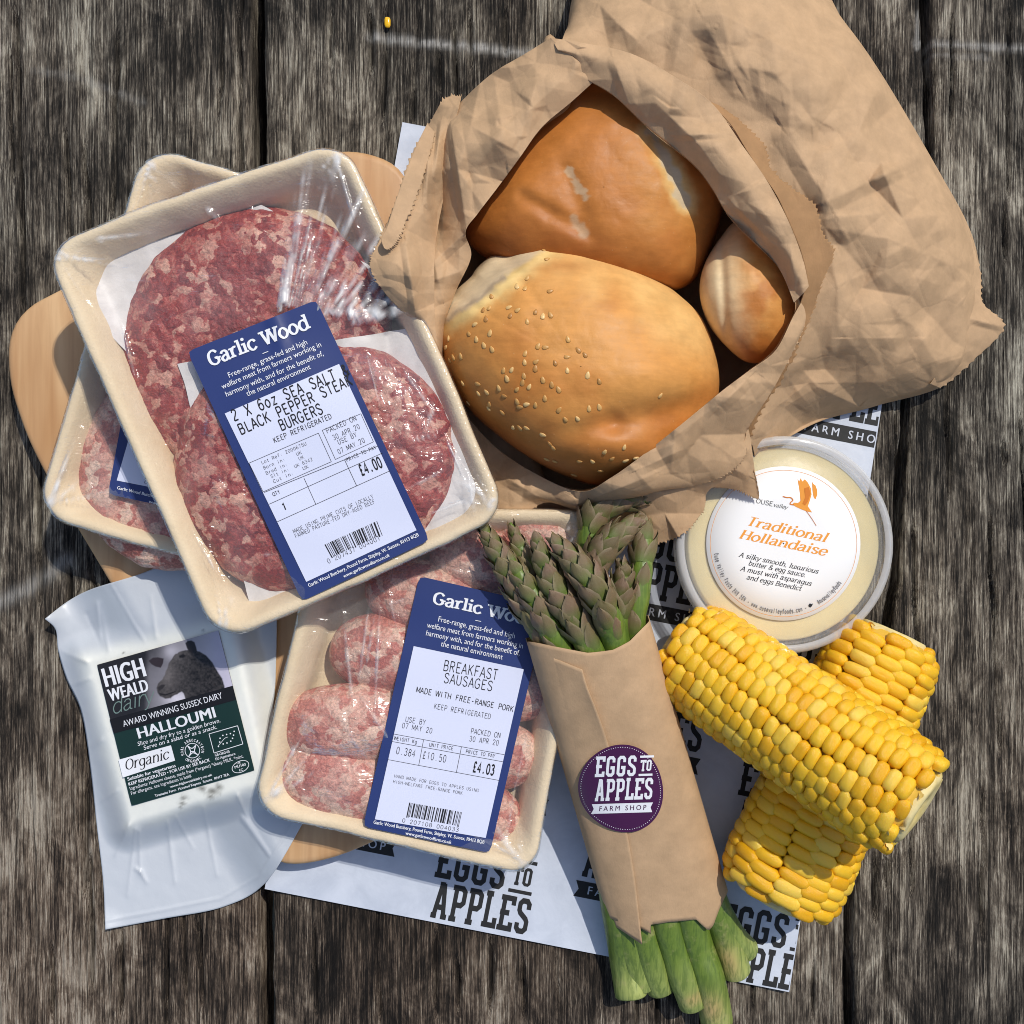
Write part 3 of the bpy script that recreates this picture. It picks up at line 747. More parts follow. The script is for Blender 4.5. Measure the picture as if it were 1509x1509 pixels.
def plank(i, gl, gr, wl, wr, seed, tint, coarse=False):
    r = np.random.default_rng(seed)
    x0 = min(wander(y, gl) for y in (0, 754, 1509)); x1 = max(wander(y, gr) for y in (0, 754, 1509))
    dy = 5.0 if not coarse else 60
    ys = np.r_[np.linspace(-3000, -60, 14), np.arange(-40, 1550, dy), np.linspace(1580, 4500, 14)]
    nx = int(min(900, (x1 - x0) / (3.0 if not coarse else 12))) + 2
    u = np.linspace(0, 1, nx); e = 6 / (x1 - x0); u = np.r_[0, 0, e * .4, e, u[(u > e * 1.2) & (u < 1 - e * 1.2)], 1 - e, 1 - e * .4, 1, 1]
    Y = np.repeat(ys[:, None], len(u), 1); U = np.repeat(u[None], len(ys), 0)
    L = wander(ys, gl)[:, None] + wl + 2.5 * fbm(ys / 40., 3.3 + i, 0, seed)[:, None] * (1 + 1.2 * (i == 3)); R = wander(ys, gr)[:, None] - wr - 2.5 * fbm(ys / 40., 7.7 + i, 0, seed + 5)[:, None]
    X = L + (R - L) * U
    Z = 1.7 * fbm(X / 4.0, Y / 110., 0, seed, 3) + 2.2 * fbm(X / 16., Y / 260., 0, seed + 3, 3) + 2.0 * fbm(X / 60., Y / 90., 0, seed + 9, 2) - 3.4
    relief = np.clip(fbm(X / 5., Y / 90., 0, seed, 3), -1, 1) * .5 + .5
    crack = np.zeros_like(X)
    cr = [c for c in CRK if x0 < c[0] < x1]
    for _ in range(18 if not coarse else 3):
        a = r.uniform(-100, 1400); cr.append((r.uniform(x0 + 8, x1 - 8), a, a + r.uniform(80, 420), r.uniform(.8, 1.5), 60))
    for (cx, a, b, w, wob) in cr:
        path = cx + (Y - a) * r.uniform(-.035, .06) + 4 * fbm(Y / wob, cx, 0, seed + 31, 3)
        f = ss(a, a + 40, Y) * (1 - ss(b - 40, b, Y))
        g = np.exp(-((X - path) / (w * .8 + 1.4)) ** 2) * f * np.clip(.75 + .6 * fbm(Y / 60., cx, 0, seed + 51, 2), 0, 1)
        Z -= 13 * g; crack = np.maximum(crack, g)
    edge = np.minimum(X - L, R - X); Z -= 5 * np.exp(-(edge / 3.0) ** 2)
    scuff = np.zeros_like(X)
    for P, w, a in SCUFF:
        d = linedist(X, Y + 3 * fbm(X / 9., Y / 9., 0, 5, 2), P); scuff = np.maximum(scuff, a * np.exp(-(d / w) ** 2))
    brown = np.clip(tint + .22 + .55 * ss(700, 1300, Y) * (1 - ss(500, 1500, X) * .7) + .25 * fbm(X / 150., Y / 300., 0, seed + 77, 2), 0, 1)
    Z[:, 0] = Z[:, -1] = -110
    P = W(X, Y, 0); P[..., 2] = Z
    mk('plank', P, gfaces(len(ys), len(u), flip=True), MAT['wood'], table, attr={'brown': brown.ravel(), 'scuff': scuff.ravel(), 'crack': crack.ravel(), 'relief': relief.ravel()})
plank(0, [(-600, -3000), (-600, 4500)], [(-132, -3000), (-132, 4500)], 0, 8, 11, .2, True)
plank(1, [(-126, -3000), (-126, 4500)], gapL, 8, 12, 12, .15)
plank(2, gapL, gapM, 11, 5, 13, .05)
plank(3, gapM, gapR, 5, 7, 14, .12)
plank(4, gapR, [(1850, -3000), (1850, 4500)], 7, 8, 15, .0)
plank(5, [(1862, -3000), (1862, 4500)], [(2350, -3000), (2350, 4500)], 0, 8, 16, .1, True)
# bearer that closes the joints from below
def bearer(y0, y1):
    v = [(x, y, z) for x in (-1300, 1540) for y in (y0, y1) for z in (-230, -112)]
    mk('bearer', v, [(0, 1, 3, 2), (4, 6, 7, 5), (0, 4, 5, 1), (2, 3, 7, 6), (1, 5, 7, 3), (0, 2, 6, 4)], MAT['wood'], table, smooth=False)
bearer(500, 900); bearer(-1400, -1000)

# ------------------------------------------------------------------ printed sheet
SH = [(593, 180), (1343, 322), (1163, 1462), (390, 1310)]
BOARD = [(10, 540), (14, 490), (40, 452), (100, 418), (300, 310), (440, 240), (490, 222), (540, 224), (585, 245), (612, 292), (660, 390), (760, 600), (840, 800), (880, 960), (855, 1050), (770, 1130), (660, 1192),
         (560, 1238), (490, 1266), (430, 1276), (395, 1262), (355, 1205), (250, 1018), (160, 860), (60, 690), (22, 600)]
bsm = arclen(BOARD, 220, True)
def boardz(x, y, top=47):
    d = sdpoly(x, y, BOARD)
    return top * (1 - ss(-4, 22, d))
sheet = thing('printed_paper_sheet', 'white greaseproof sheet printed all over with black shop logos, lying under the board and food', 'paper sheet', 870, 820, 2)
def sheetz(x, y):
    x = np.asarray(x, float); y = np.asarray(y, float)
    return 3.0 + 1.4 * fbm(x / 70., y / 70., 0, 41, 3) + 5 * np.exp(-((x - 1163) ** 2 + (y - 1462) ** 2) / 900.) + 4 * np.exp(-((x - 390) ** 2 + (y - 1310) ** 2) / 1200.)
q = np.array(SH, float); u, v = np.meshgrid(np.linspace(0, 1, 90), np.linspace(0, 1, 130)); u_ = u[..., None]; v_ = v[..., None]
P = (1 - v_) * ((1 - u_) * q[0] + u_ * q[1]) + v_ * ((1 - u_) * q[3] + u_ * q[2])
mk('paper', W(P[..., 0], P[..., 1], sheetz(P[..., 0], P[..., 1])), gfaces(130, 90, flip=True), MAT['grease'], sheet)
pr = Print()
H1 = np.array([191.5, 147.5]); H2 = np.array([223.5, -60.5])
for i in range(-4, 5):
    for j in range(-4, 7):
        o = np.array([633., 1350.]) + i * H1 + j * H2
        if 350 < o[0] < 1400 and 100 < o[1] < 1620:
            if sdpoly(o[0] + 70, o[1] - 20, BOARD) < -130 or (o[1] > 1395 and o[0] < 1000): continue
            logo(pr, 'paperink', o, (143, 28), (27, -138), 'sheetwhite')
MAT['sheetwhite'] = flat('reversed_print', (0.56, 0.60, 0.68), 0.5)
cq = np.array(SH, float); cc = cq.mean(0); pr.clip(cc + (cq - cc) * 0.996)
pr.finish(sheet, sheetz, 0.3, {'paperink': 'logo_print', 'sheetwhite': 'reversed_print'}, sub=22)

# ------------------------------------------------------------------ wooden board
def make_board():
    b = thing('serving_board', 'pale wooden serving board with rounded corners under the meat trays', 'board', 440, 740, 4)
    c = bsm.mean(0); rows = []
    for ins, z in ((6, 6), (1, 10), (0, 18), (0, 38), (2, 43), (6, 46), (12, 47)):
        d = bsm - c; l = np.linalg.norm(d, axis=1)[:, None]; Q = bsm - d / l * ins
        p = W(Q[:, 0], Q[:, 1], 47); p[:, 2] = z; rows.append(p)
    n = len(rows)
    for f in (.8, .55, .3, .02):
        Q = c + (bsm - c) * f; p = W(Q[:, 0], Q[:, 1], 47); p[:, 2] = 47; rows.append(p)
    mk('board', np.array(rows), gfaces(len(rows), len(bsm), wrap=True), MAT['maple'], b)
make_board()

# ------------------------------------------------------------------ moulded trays
def rrect(r, n=26):
    """rounded unit outline: returns function of (w,h,r) -> points clockwise from the top left, constant count"""
    return r
class Tray:
    def __init__(s, q, name, label, group, base, depth=72, rad=46, seed=1, bow=0, cat='tray'):
        """q: rim corners TL TR BR BL as (px,py,z)"""
        s.q = np.array([W(*c) for c in q]); s.qz = np.array(q, float); s.depth = depth; s.seed = seed; s.rad = rad; s.bow = bow
        s.Wd = np.linalg.norm(s.q[1] - s.q[0]); s.Hd = np.linalg.norm(s.q[3] - s.q[0])
        s.c = s.q.mean(0); pc = np.mean([c[:2] for c in q], 0)
        s.t = thing(name, label, cat, pc[0], pc[1], base, group)
    def bil(s, a, b):
        a = np.asarray(a)[..., None]; b = np.asarray(b)[..., None]; q = s.q
        return (1 - b) * ((1 - a) * q[0] + a * q[1]) + b * ((1 - a) * q[3] + a * q[2])
    def loop(s, ins, drop, r, n=240, wob=1.0):
        w = s.Wd - 2 * ins; h = s.Hd - 2 * ins; r = min(r, w / 2 - 1, h / 2 - 1)
        segs = []
        per = 2 * (w + h - 4 * r) + 2 * math.pi * r
        t = np.linspace(0, 1, n, endpoint=False)
        # same parameter share for each side/corner in every loop keeps the rings aligned
        fr = np.array([.20, .05, .20, .05, .20, .05, .20, .05]); cum = np.r_[0, np.cumsum(fr)]
        pts = np.zeros((n, 2))
        cs = [((r, 0), (w - r, 0)), ((w - r, r), -90), ((w, r), (w, h - r)), ((w - r, h - r), 0), ((w - r, h), (r, h)), ((r, h - r), 90), ((0, h - r), (0, r)), ((r, r), 180)]
        for k in range(8):
            m = (t >= cum[k] - 1e-12) & (t < cum[k + 1] - 1e-12); f = (t[m] - cum[k]) / fr[k]
            A = cs[k]
            if k % 2 == 0:
                pts[m] = np.array(A[0]) + (np.array(A[1]) - np.array(A[0])) * f[:, None]
            else:
                an = np.radians(A[1] + 90 * f); pts[m] = np.array(A[0]) + r * np.c_[np.cos(an), np.sin(an)]
        pts += ins
        a = pts[:, 0] / s.Wd; b = pts[:, 1] / s.Hd
        P = s.bil(a, b); nrm = P - s.c; nrm[:, 2] = 0; nrm /= np.linalg.norm(nrm, axis=1)[:, None]
        k = 2 * math.pi * t
        wv = wob * (3.4 * fbm(3 * np.cos(k), 3 * np.sin(k), s.seed, s.seed, 3))
        bw = s.bow * (np.sin(math.pi * np.clip(a, 0, 1)) + np.sin(math.pi * np.clip(b, 0, 1)) - 1)
        P = P + nrm * (wv + bw)[:, None]
        P[:, 2] += -drop + wob * 2.5 * fbm(2.2 * np.cos(k), 2.2 * np.sin(k), 9, s.seed + 4, 2)
        return P
    def body(s):
        D = s.depth; R = s.rad
        prof = [(3, 15, R), (0.5, 15, R), (0, 8, R), (1.5, 2, R), (4.5, 0, R - 3), (10, 0.5, R - 8), (14, 3, R - 8), (18, 9, R - 6), (28, 24, R - 2), (34, 44, R + 4), (38, D * .86, R + 6), (44, D * .96, R + 4), (56, D, R)]
        rows = [s.loop(i, d, r) for i, d, r in prof]
        cen = s.bil(np.array(.5), np.array(.5)); cen[2] -= D
        for f in (.75, .5, .25, .03):
            L = rows[len(prof) - 1] * f + cen * (1 - f); rows.append(L)
        top = len(rows)
        und = [(3, 15, R), (7, 12, R), (14, 8, R), (20, 22, R), (28, 50, R), (34, D, R), (50, D + 5, R)]
        rows2 = [s.loop(i, d, r) for i, d, r in und]
        c2 = cen.copy(); c2[2] -= 5
        rows2 += [rows2[-1] * f + c2 * (1 - f) for f in (.6, .03)]
        o = mk('tray_shell', np.array(rows), gfaces(len(rows), 240, wrap=True), MAT['pulp'], s.t)
        mk('tray_underside', np.array(rows2), gfaces(len(rows2), 240, wrap=True, flip=True), MAT['pulp'], s.t)
        return o
    def rimz(s, x, y):
        """height of the rim plane at a picture position (planar fit)"""
        if not hasattr(s, '_pl'):
            A = np.c_[s.qz[:, :2], np.ones(4)]; s._pl = np.linalg.lstsq(A, s.qz[:, 2], rcond=None)[0]
        return s._pl[0] * np.asarray(x, float) + s._pl[1] * np.asarray(y, float) + s._pl[2]
    def film(s, zf, folds=None, nr=110, name='film', mat='film'):
        """clear wrap from over the rim across the contents; zf = height of the contents"""
        n = 300; rim = s.loop(2, 0, s.rad, n); out = []
        for i, d in ((-1, 20), (-1.6, 12), (-1.4, 5), (0.5, -1.2)):
            out.append(s.loop(i, d, s.rad, n))
        core = s.loop(6, -2.0, s.rad - 3, n); cc = core.mean(0)
        f = np.linspace(1, 0.004, nr)[:, None, None]
        G = cc + (core[None] - cc) * f
        x, y = PX(G)
        e = 1 - f[..., 0] * np.ones((1, n)); rz = s.rimz(x, y)
        inner = ss(0.0, 0.13, e)
        sag = -5 * ss(0.02, .35, e) + 1.6 * fbm(x / 60., y / 60., 0, s.seed + 8, 3) * inner + .7 * fbm(x / 13., y / 13., 0, s.seed + 9, 2) * inner
        cz = zf(x, y)
        z = np.maximum(G[..., 2] + sag, cz + 1.0)
        z = blur(z, 2); z = np.maximum(z, cz + .8)
        glare = np.zeros_like(z)
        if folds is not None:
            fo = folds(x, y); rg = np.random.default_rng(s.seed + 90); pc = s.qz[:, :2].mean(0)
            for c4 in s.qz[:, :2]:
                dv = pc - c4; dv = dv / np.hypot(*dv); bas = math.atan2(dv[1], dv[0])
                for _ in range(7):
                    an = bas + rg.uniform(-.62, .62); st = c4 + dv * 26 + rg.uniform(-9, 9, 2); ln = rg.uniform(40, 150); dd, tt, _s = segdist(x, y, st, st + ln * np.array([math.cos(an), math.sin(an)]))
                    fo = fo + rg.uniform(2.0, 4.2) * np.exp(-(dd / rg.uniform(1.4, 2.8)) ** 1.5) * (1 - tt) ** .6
            z = z + fo * inner; hz = np.clip(fbm(x / 14., y / 14., 0, 3, 3) + .5, 0, 1); glare = np.clip((fo - 1.2) / 4.0, 0, 1) * (.25 + .75 * hz)  # folds whitened in the colour as glare streaks and stretched film
        glare = np.maximum(glare, .10 * np.clip(fbm(x / 50., y / 90., 0, s.seed + 30, 3) + .15, 0, 1) * inner)
        G2 = W(x, y, z); rows = np.concatenate([np.array(out), G2], 0); glare = np.concatenate([np.zeros((len(out), n)), glare], 0)
        s.filmz = lambda X, Y: np.maximum(s.rimz(X, Y) + 2 - 5, zf(X, Y) + 1.5)
        return mk(name, rows, gfaces(len(rows), n, wrap=True), MAT[mat], s.t, attr={'crease_glare': glare.ravel()})

SHAPE = {82: [212, 188, 168, 180, 198, 202, 208, 214, 200, 186, 196, 210]}
def prad(a, r, seed):
    if seed in SHAPE: return np.interp(np.degrees(a) % 360, np.arange(13) * 30, SHAPE[seed] + SHAPE[seed][:1])
    return r
def patty_z(x, y, cx, cy, r, zt, th, seed, tx=0, ty=0):
    a = np.arctan2(y - cy, x - cx); rr = prad(a, r, seed) * (1 + .02 * fbm(2.2 * np.cos(a) + 5, 2.2 * np.sin(a), 0, seed, 3) + 0.012 * fbm(9 * np.cos(a), 9 * np.sin(a), 0, seed, 2))
    rho = np.hypot(x - cx, y - cy) / rr
    z = zt + tx * (x - cx) + ty * (y - cy) - th * (1 - np.sqrt(np.clip(1 - rho ** 7, 0, 1))) + 2.6 * fbm(x / 11., y / 11., 0, seed + 3, 4) + 3 * fbm(x / 45., y / 45., 0, seed + 6, 2)
    return np.where(rho < 1, z, -100), rho
def patty(parent, name, cx, cy, r, zt, th, seed, mat, tx=0, ty=0, **k):
    n = 260; m = 90; a = np.linspace(0, 2 * np.pi, n, endpoint=False)[None]
    rr = prad(a, r, seed) * (1 + .02 * fbm(2.2 * np.cos(a) + 5, 2.2 * np.sin(a), 0, seed, 3) + 0.012 * fbm(9 * np.cos(a), 9 * np.sin(a), 0, seed, 2))
    f = np.r_[np.linspace(0.004, .9, m - 25), np.linspace(.905, .999, 25)][:, None]
    x = cx + rr * f * np.cos(a); y = cy + rr * f * np.sin(a)
    z, _ = patty_z(x, y, cx, cy, r, zt, th, seed, tx, ty)
    xb = cx + rr * .96 * np.cos(a); yb = cy + rr * .96 * np.sin(a); zb = zt + tx * (xb - cx) + ty * (yb - cy) - th * 1.15
    P = np.concatenate([W(x, y, z), W(xb, yb, zb), W(cx + (xb - cx) * .02, cy + (yb - cy) * .02, zb)], 0)
    return mk(name, P, gfaces(m + 2, n, wrap=True), MAT[mat], parent, **k)

def paper_patch(parent, name, q, zf, seed, amp=2, n=50, mat='burger_paper', curl=None, **k):
    q = np.array(q, float); u, v = np.meshgrid(np.linspace(0, 1, n), np.linspace(0, 1, n)); u_ = u[..., None]; v_ = v[..., None]
    P = (1 - v_) * ((1 - u_) * q[0] + u_ * q[1]) + v_ * ((1 - u_) * q[3] + u_ * q[2])
    P = P + 3 * np.stack([fbm(P[..., 0] / 40, P[..., 1] / 40, 0, seed + 1, 2), fbm(P[..., 0] / 40, P[..., 1] / 40, 0, seed + 2, 2)], -1)
    z = zf(P[..., 0], P[..., 1]) + amp * fbm(P[..., 0] / 30, P[..., 1] / 30, 0, seed, 3)
    return mk(name, W(P[..., 0], P[..., 1], z), gfaces(n, n, flip=True), MAT[mat], parent, **k)

GW = 'trays of meat under clear film'

# --- tray at the back, mostly hidden
T0 = Tray([(214, 212, 122), (572, 318, 122), (424, 860, 122), (50, 762, 122)], 'meat_tray', 'lowest pulp tray of meat, half hidden under the steak burger tray', GW, 46, seed=3, rad=50)
T0.body()
def c0(x, y):
    a, _ = patty_z(x, y, 262, 690, 152, 112, 34, 61); b, _ = patty_z(x, y, 330, 480, 150, 108, 34, 62); return np.maximum(a, b)
patty(T0.t, 'burger_patty', 262, 690, 152, 112, 34, 61, 'pork')
patty(T0.t, 'burger_patty', 330, 480, 150, 108, 34, 62, 'pork')
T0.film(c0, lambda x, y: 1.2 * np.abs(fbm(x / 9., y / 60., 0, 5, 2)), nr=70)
def z8(x, y): return (x / 2.5133, 400 + y / 2.5133)
L0q = [(228, 358), (428, 404), (368, 773), (159, 728)]
L0 = Sheet(L0q, T0.filmz, lift=2.0); lab = L0.build('label', 'navy', T0.t, label='navy label with white panel on the lowest tray')
p = Print()
p.quad('panel', [(238, 476), (408, 515), (372, 748), (173, 709)])
p.quad('panel', [(240, 474), (412, 512), (370, 747), (172, 708)])
p.items['panel'] = p.items['panel'][1:]
p.text('ink', '0', z8(532, 785), z8(546, 788), 4.5, THERM)
p.text('ink', '207437 004001', (225, 716), (320, 738), 4.5, THERM)
for k in range(34):
    x = 218 + k * 3.1; p.line('ink', (x, 678 + k * .70), (x - 4, 706 + k * .70), rng.choice([.7, 1.2, 1.8]))
p.text('white_print', 'Garlic Wood Butchery, Pound Farm, Shipley, W. Sussex, RH13 8QB', z8(433, 806), (350, 762), 4.6, BOLD)
p.text('white_print', 'www.garlicwoodfarm.co.uk', z8(550, 856), (298, 764), 4.2, BOLD)
p.finish(T0.t, L0.z, 0.5, {'panel': 'label_panel'})

# --- breakfast sausages tray
T1 = Tray([(474, 742, 121), (880, 752, 121), (786, 1296, 121), (370, 1196, 121)], 'meat_tray', 'pulp tray of breakfast sausages under film, with navy label reading breakfast sausages', GW, 46, seed=5, rad=40)
T1.body()
SG = [  # centre x,y, half length, half width, angle, top z
    (500, 1158, 98, 62, 16, 124), (512, 1064, 100, 62, -4, 131), (578, 972, 94, 61, 14, 122), (628, 880, 92, 58, 16, 120), (716, 830, 84, 52, 8, 118), (800, 790, 76, 46, 5, 114),
    (690, 1202, 82, 54, 12, 118), (712, 1106, 86, 54, 8, 120), (736, 1010, 80, 54, 14, 118), (756, 915, 80, 52, 8, 114)]
def sg_z(x, y, g, seed):
    cx, cy, a, b, an, zt = g; t = math.radians(an); dx = x - cx; dy = y - cy
    u = dx * math.cos(t) + dy * math.sin(t); v = -dx * math.sin(t) + dy * math.cos(t) - 9 * (1 - (u / a) ** 2) * (1 if int(seed) % 2 else -1) * .5
    rho = (np.abs(u / a) ** 2.3 + np.abs(v / b) ** 2.2)
    zz = zt - 44 + 44 * np.clip(1 - rho, 0, 1) ** .5 + 2.0 * fbm(x / 16., y / 16., 0, int(seed), 3)
    return np.where(rho < 1, zz, -100)
def sausage(i, g):
    cx, cy, a, b, an, zt = g; t = math.radians(an); n = 90; m = 26
    th = np.linspace(0, 2 * np.pi, n, endpoint=False)[None]; f = np.sin(np.linspace(0.01, np.pi / 2, m))[:, None]
    ue = a * np.sign(np.cos(th)) * np.abs(np.cos(th)) ** (2 / 2.3) * f; ve = b * np.sign(np.sin(th)) * np.abs(np.sin(th)) ** (2 / 2.2) * f
    rho = f ** 2.4 * np.ones_like(ue); bend = 9 * (1 - (ue / a) ** 2) * (1 if i % 2 else -1) * .5
    v = ve + bend; x = cx + ue * math.cos(t) - v * math.sin(t); y = cy + ue * math.sin(t) + v * math.cos(t)
    h = np.sqrt(np.clip(1 - f ** 2.3, 0, 1)) * np.ones_like(ue)
    nz = 2.0 * fbm(x / 16., y / 16., 0, i, 3)
    zt_ = zt - 44 + 44 * h + nz; zb = zt - 48 - 18 * h; xb = cx + (x - cx) * .84; yb = cy + (y - cy) * .84
    P = np.concatenate([W(x, y, zt_), W(xb[::-1], yb[::-1], zb[::-1])], 0)
    mk('sausage', P, gfaces(2 * m, n, wrap=True), MAT['pork'], T1.t)
for i, g in enumerate(SG): sausage(i, g)
def c1(x, y):
    r = np.full(np.shape(x), -100.)
    for i, g in enumerate(SG): r = np.maximum(r, sg_z(x, y, g, i))
    return r
def folds1(x, y):
    h = 0
    for a, b, w, am in [((545, 880), (528, 1010), 2.2, 4), ((560, 880), (552, 1060), 2, 4), ((505, 900), (520, 1040), 2.4, 4), ((570, 860), (585, 930), 2, 3), ((520, 1010), (600, 1130), 2.4, 3.5), ((498, 1050), (560, 1150), 2, 3), ((552, 905), (540, 985), 1.6, 4), ((576, 890), (600, 880), 2, 3),
                       ((420, 1080), (436, 1120), 3, 3), ((760, 1150), (745, 1245), 2, 3), ((720, 1240), (760, 1262), 2, 3), ((700, 845), (770, 850), 2, 3), ((640, 830), (700, 850), 1.6, 3), ((780, 1060), (760, 1160), 2, 3)]:
        d, t, sd = segdist(x, y, a, b); h = h + am * np.exp(-np.abs(d) / w) * (0.3 + .7 * np.sin(np.pi * np.clip(t, .02, .98)))
    return h
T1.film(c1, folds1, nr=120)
def z4(x, y): return (370 + x / 3.0804, 820 + y / 3.0804)
L1 = Sheet([(618, 849), (806, 892), (722, 1257), (535, 1218)], T1.filmz, lift=2.5, sm=4)
L1.build('label', 'navy', T1.t, label='navy and white breakfast sausages label')
p = Print()
p.text('white_print', 'Garlic Wood', z4(822, 212), z4(1288, 318), 17, SLABSERIF)
p.line('white_print', z4(1018, 290), z4(1044, 295), .9)
for t, a, b in [('Free-range, grass-fed and high', (848, 295), (1195, 372)), ('welfare meat from farmers working in', (797, 322), (1232, 418)), ('harmony with, and for the benefit of,', (793, 358), (1218, 450)), ('the natural environment', (860, 407), (1140, 468))]:
    p.text('white_print', t, z4(*a), z4(*b), 8.0, SANS)
p.quad('panel', [z4(738, 407), z4(1238, 512), z4(1065, 1278), z4(562, 1193)], 12, 20)
p.text('ink', 'BREAKFAST', z4(868, 517), z4(1118, 562), 15.5, THERM); p.text('ink', 'SAUSAGES', z4(870, 572), z4(1095, 612), 14.5, THERM)
TM = dict(THERM, thick=.95)
p.text('ink', 'MADE WITH FREE-RANGE PORK', z4(748, 616), z4(1190, 706), 8.2, TM); p.text('ink', 'KEEP REFRIGERATED', z4(828, 690), z4(1087, 739), 7.6, THERM)
p.text('ink', 'USE BY', z4(698, 750), z4(792, 766), 7.8, THERM); p.text('ink', '07 MAY 20', z4(682, 778), z4(822, 804), 7.8, THERM)
p.text('ink', 'PACKED ON', z4(995, 803), z4(1132, 825), 7.8, THERM); p.text('ink', '30 APR 20', z4(988, 838), z4(1124, 859), 7.8, THERM)
for a, b in [((648, 806), (1150, 900)), ((640, 840), (1143, 932)), ((620, 922), (1127, 1017)), ((783, 833), (761, 948)), ((955, 865), (932, 980))]:
    p.line('ink', z4(*a), z4(*b), .7)
p.text('ink', 'WEIGHT Kg', z4(648, 832), z4(753, 850), 5.2, TM); p.text('ink', 'UNIT PRICE', z4(807, 862), z4(917, 880), 5.2, TM); p.text('ink', 'PRICE TO PAY', z4(973, 892), z4(1107, 914), 5.2, TM)
p.text('ink', '0.384', z4(655, 895), z4(745, 912), 10.5, THERM); p.text('ink', '£10.50', z4(775, 916), z4(885, 936), 10.5, THERM); p.text('ink', '£4.03', z4(1003, 976), z4(1103, 993), 14.5, THERMB)
p.text('ink', 'HAND MADE FOR EGGS TO APPLES USING', z4(648, 1003), z4(1033, 1070), 4.6, THERM); p.text('ink', 'HIGH-WELFARE FREE-RANGE PORK', z4(643, 1028), z4(960, 1082), 4.6, THERM)
def barcode(p, tl, tr, br, bl, seed, n=46):
    r = np.random.default_rng(seed); tl, tr, br, bl = map(np.array, (tl, tr, br, bl)); L = np.hypot(*(tr - tl)); x = 0; w = r.choice([1, 1, 1, 2, 2, 3], 200).astype(float)
    k = 0; tot = w[:n * 2].sum()
    for i in range(n):
        a = x / tot; b = (x + w[2 * i]) / tot; ext = 1.08 if (i < 2 or i > n - 3 or abs(i - n // 2) < 1) else 1.0
        P = [tl + (tr - tl) * a, tl + (tr - tl) * b, bl + (br - bl) * b + (bl - tl) * (ext - 1), bl + (br - bl) * a + (bl - tl) * (ext - 1)]
        p.poly('ink', P); x += w[2 * i] + w[2 * i + 1]
barcode(p, z4(718, 1117), z4(962, 1162), z4(948, 1225), z4(705, 1180), 3, 30)
p.text('ink', '0 207108 004033', z4(683, 1206), z4(943, 1251), 5.8, THERM)
p.text('white_print', 'Garlic Wood Butchery, Pound Farm, Shipley, W. Sussex, RH13 8QB', z4(555, 1213), z4(1058, 1304), 5, BOLD)
p.text('white_print', 'www.garlicwoodfarm.co.uk', z4(700, 1262), z4(908, 1305), 4.8, BOLD)
p.finish(T1.t, L1.z, 1.1, {'panel': 'label_panel'})

# --- steak burger tray on top
T2 = Tray([(58, 360, 204), (507, 200, 198), (754, 760, 184), (319, 953, 186)], 'meat_tray', 'topmost pulp tray of two steak burgers under shiny film', GW, 125, seed=8, rad=46, bow=4)
T2.body()
f2 = lambda x, y: T2.rimz(x, y) - 66
paper_patch(T2.t, 'burger_paper', [(92, 402), (385, 302), (560, 400), (330, 700)], lambda x, y: T2.rimz(x, y) - 8 - 34 * ss(0, 60, segdist(x, y, (70, 366), (322, 948))[0]) , 71, 2.0)
def b1z(x, y): return patty_z(x, y, 378, 508, 204, 178, 46, 81, 0, -.02)
def b2z(x, y): return patty_z(x, y, 465, 690, 200, 193, 44, 82, .0, -.05)
patty(T2.t, 'burger_patty', 378, 508, 204, 178, 46, 81, 'beef', 0, -.02)
ipz = lambda x, y: np.maximum(b1z(x, y)[0] + 3, f2(x, y) + 34 + 12 * ss(560, 660, x))
paper_patch(T2.t, 'burger_paper', [(262, 536), (612, 482), (722, 760), (372, 905)], lambda x, y: blur(ipz(x, y), 5), 72, 2.2, 70, label='sheet of burger paper between the two patties')
patty(T2.t, 'burger_patty', 465, 690, 200, 193, 44, 82, 'beef', .0, -.05)
def c2(x, y): return np.maximum(np.maximum(b1z(x, y)[0], b2z(x, y)[0]), np.where(sdpoly(x, y, [(262, 536), (612, 482), (722, 760), (372, 905)]) < 0, ipz(x, y) + 3, -100))
def folds2(x, y):
    h = 0; r = np.random.default_rng(4)
    o = np.array([452., 470.])
    for k in range(34):
        an = math.radians(-84 + 66 * k / 33 + r.uniform(-3, 3)); L0_, L1_ = r.uniform(0, 22), r.uniform(110, 300) * (1.1 - abs(k - 10) / 40)
        a = o + (np.array([3.6 * (k - 12), .5 * k - 8])) + np.array([math.cos(an), math.sin(an)]) * L0_; b = a + np.array([math.cos(an), math.sin(an)]) * L1_
        d, t, sd = segdist(x, y, a, b); h = h + r.uniform(4.0, 9.0) * np.exp(-(d / r.uniform(1.3, 2.4)) ** 1.5) * (1 - .8 * t ** 1.5) * (.8 + .2 * np.sin(t * r.uniform(6, 14) + k))
    for a, b, w, am in [((140, 352), (215, 345), 4, 5), ((150, 360), (148, 345), 3, 4), ((300, 300), (325, 330), 3, 4), ((590, 540), (640, 610), 3, 4), ((560, 530), (600, 560), 2, 4), ((640, 600), (625, 640), 2.5, 5), ((690, 700), (700, 760), 3, 6), ((655, 640), (690, 720), 2.6, 5),
                       ((575, 600), (620, 560), 2, 4), ((600, 650), (650, 640), 2.2, 4), ((540, 520), (560, 600), 2, 4), ((180, 480), (200, 560), 3, 4), ((280, 780), (330, 860), 2, 3), ((600, 720), (660, 690), 2, 4), ((628, 760), (690, 735), 2, 4)]:
        d, t, sd = segdist(x, y, a, b); h = h + am * np.exp(-d / w) * (0.3 + .7 * np.sin(np.pi * np.clip(t, .02, .98)))
    for k in range(40):
        a = np.array([r.uniform(110, 700), r.uniform(260, 880)]); an = r.uniform(0, 3.14); b = a + 22 * np.array([math.cos(an), math.sin(an)])
        d, t, sd = segdist(x, y, a, b); h = h + 1.8 * np.exp(-d / 2.2)
    return h
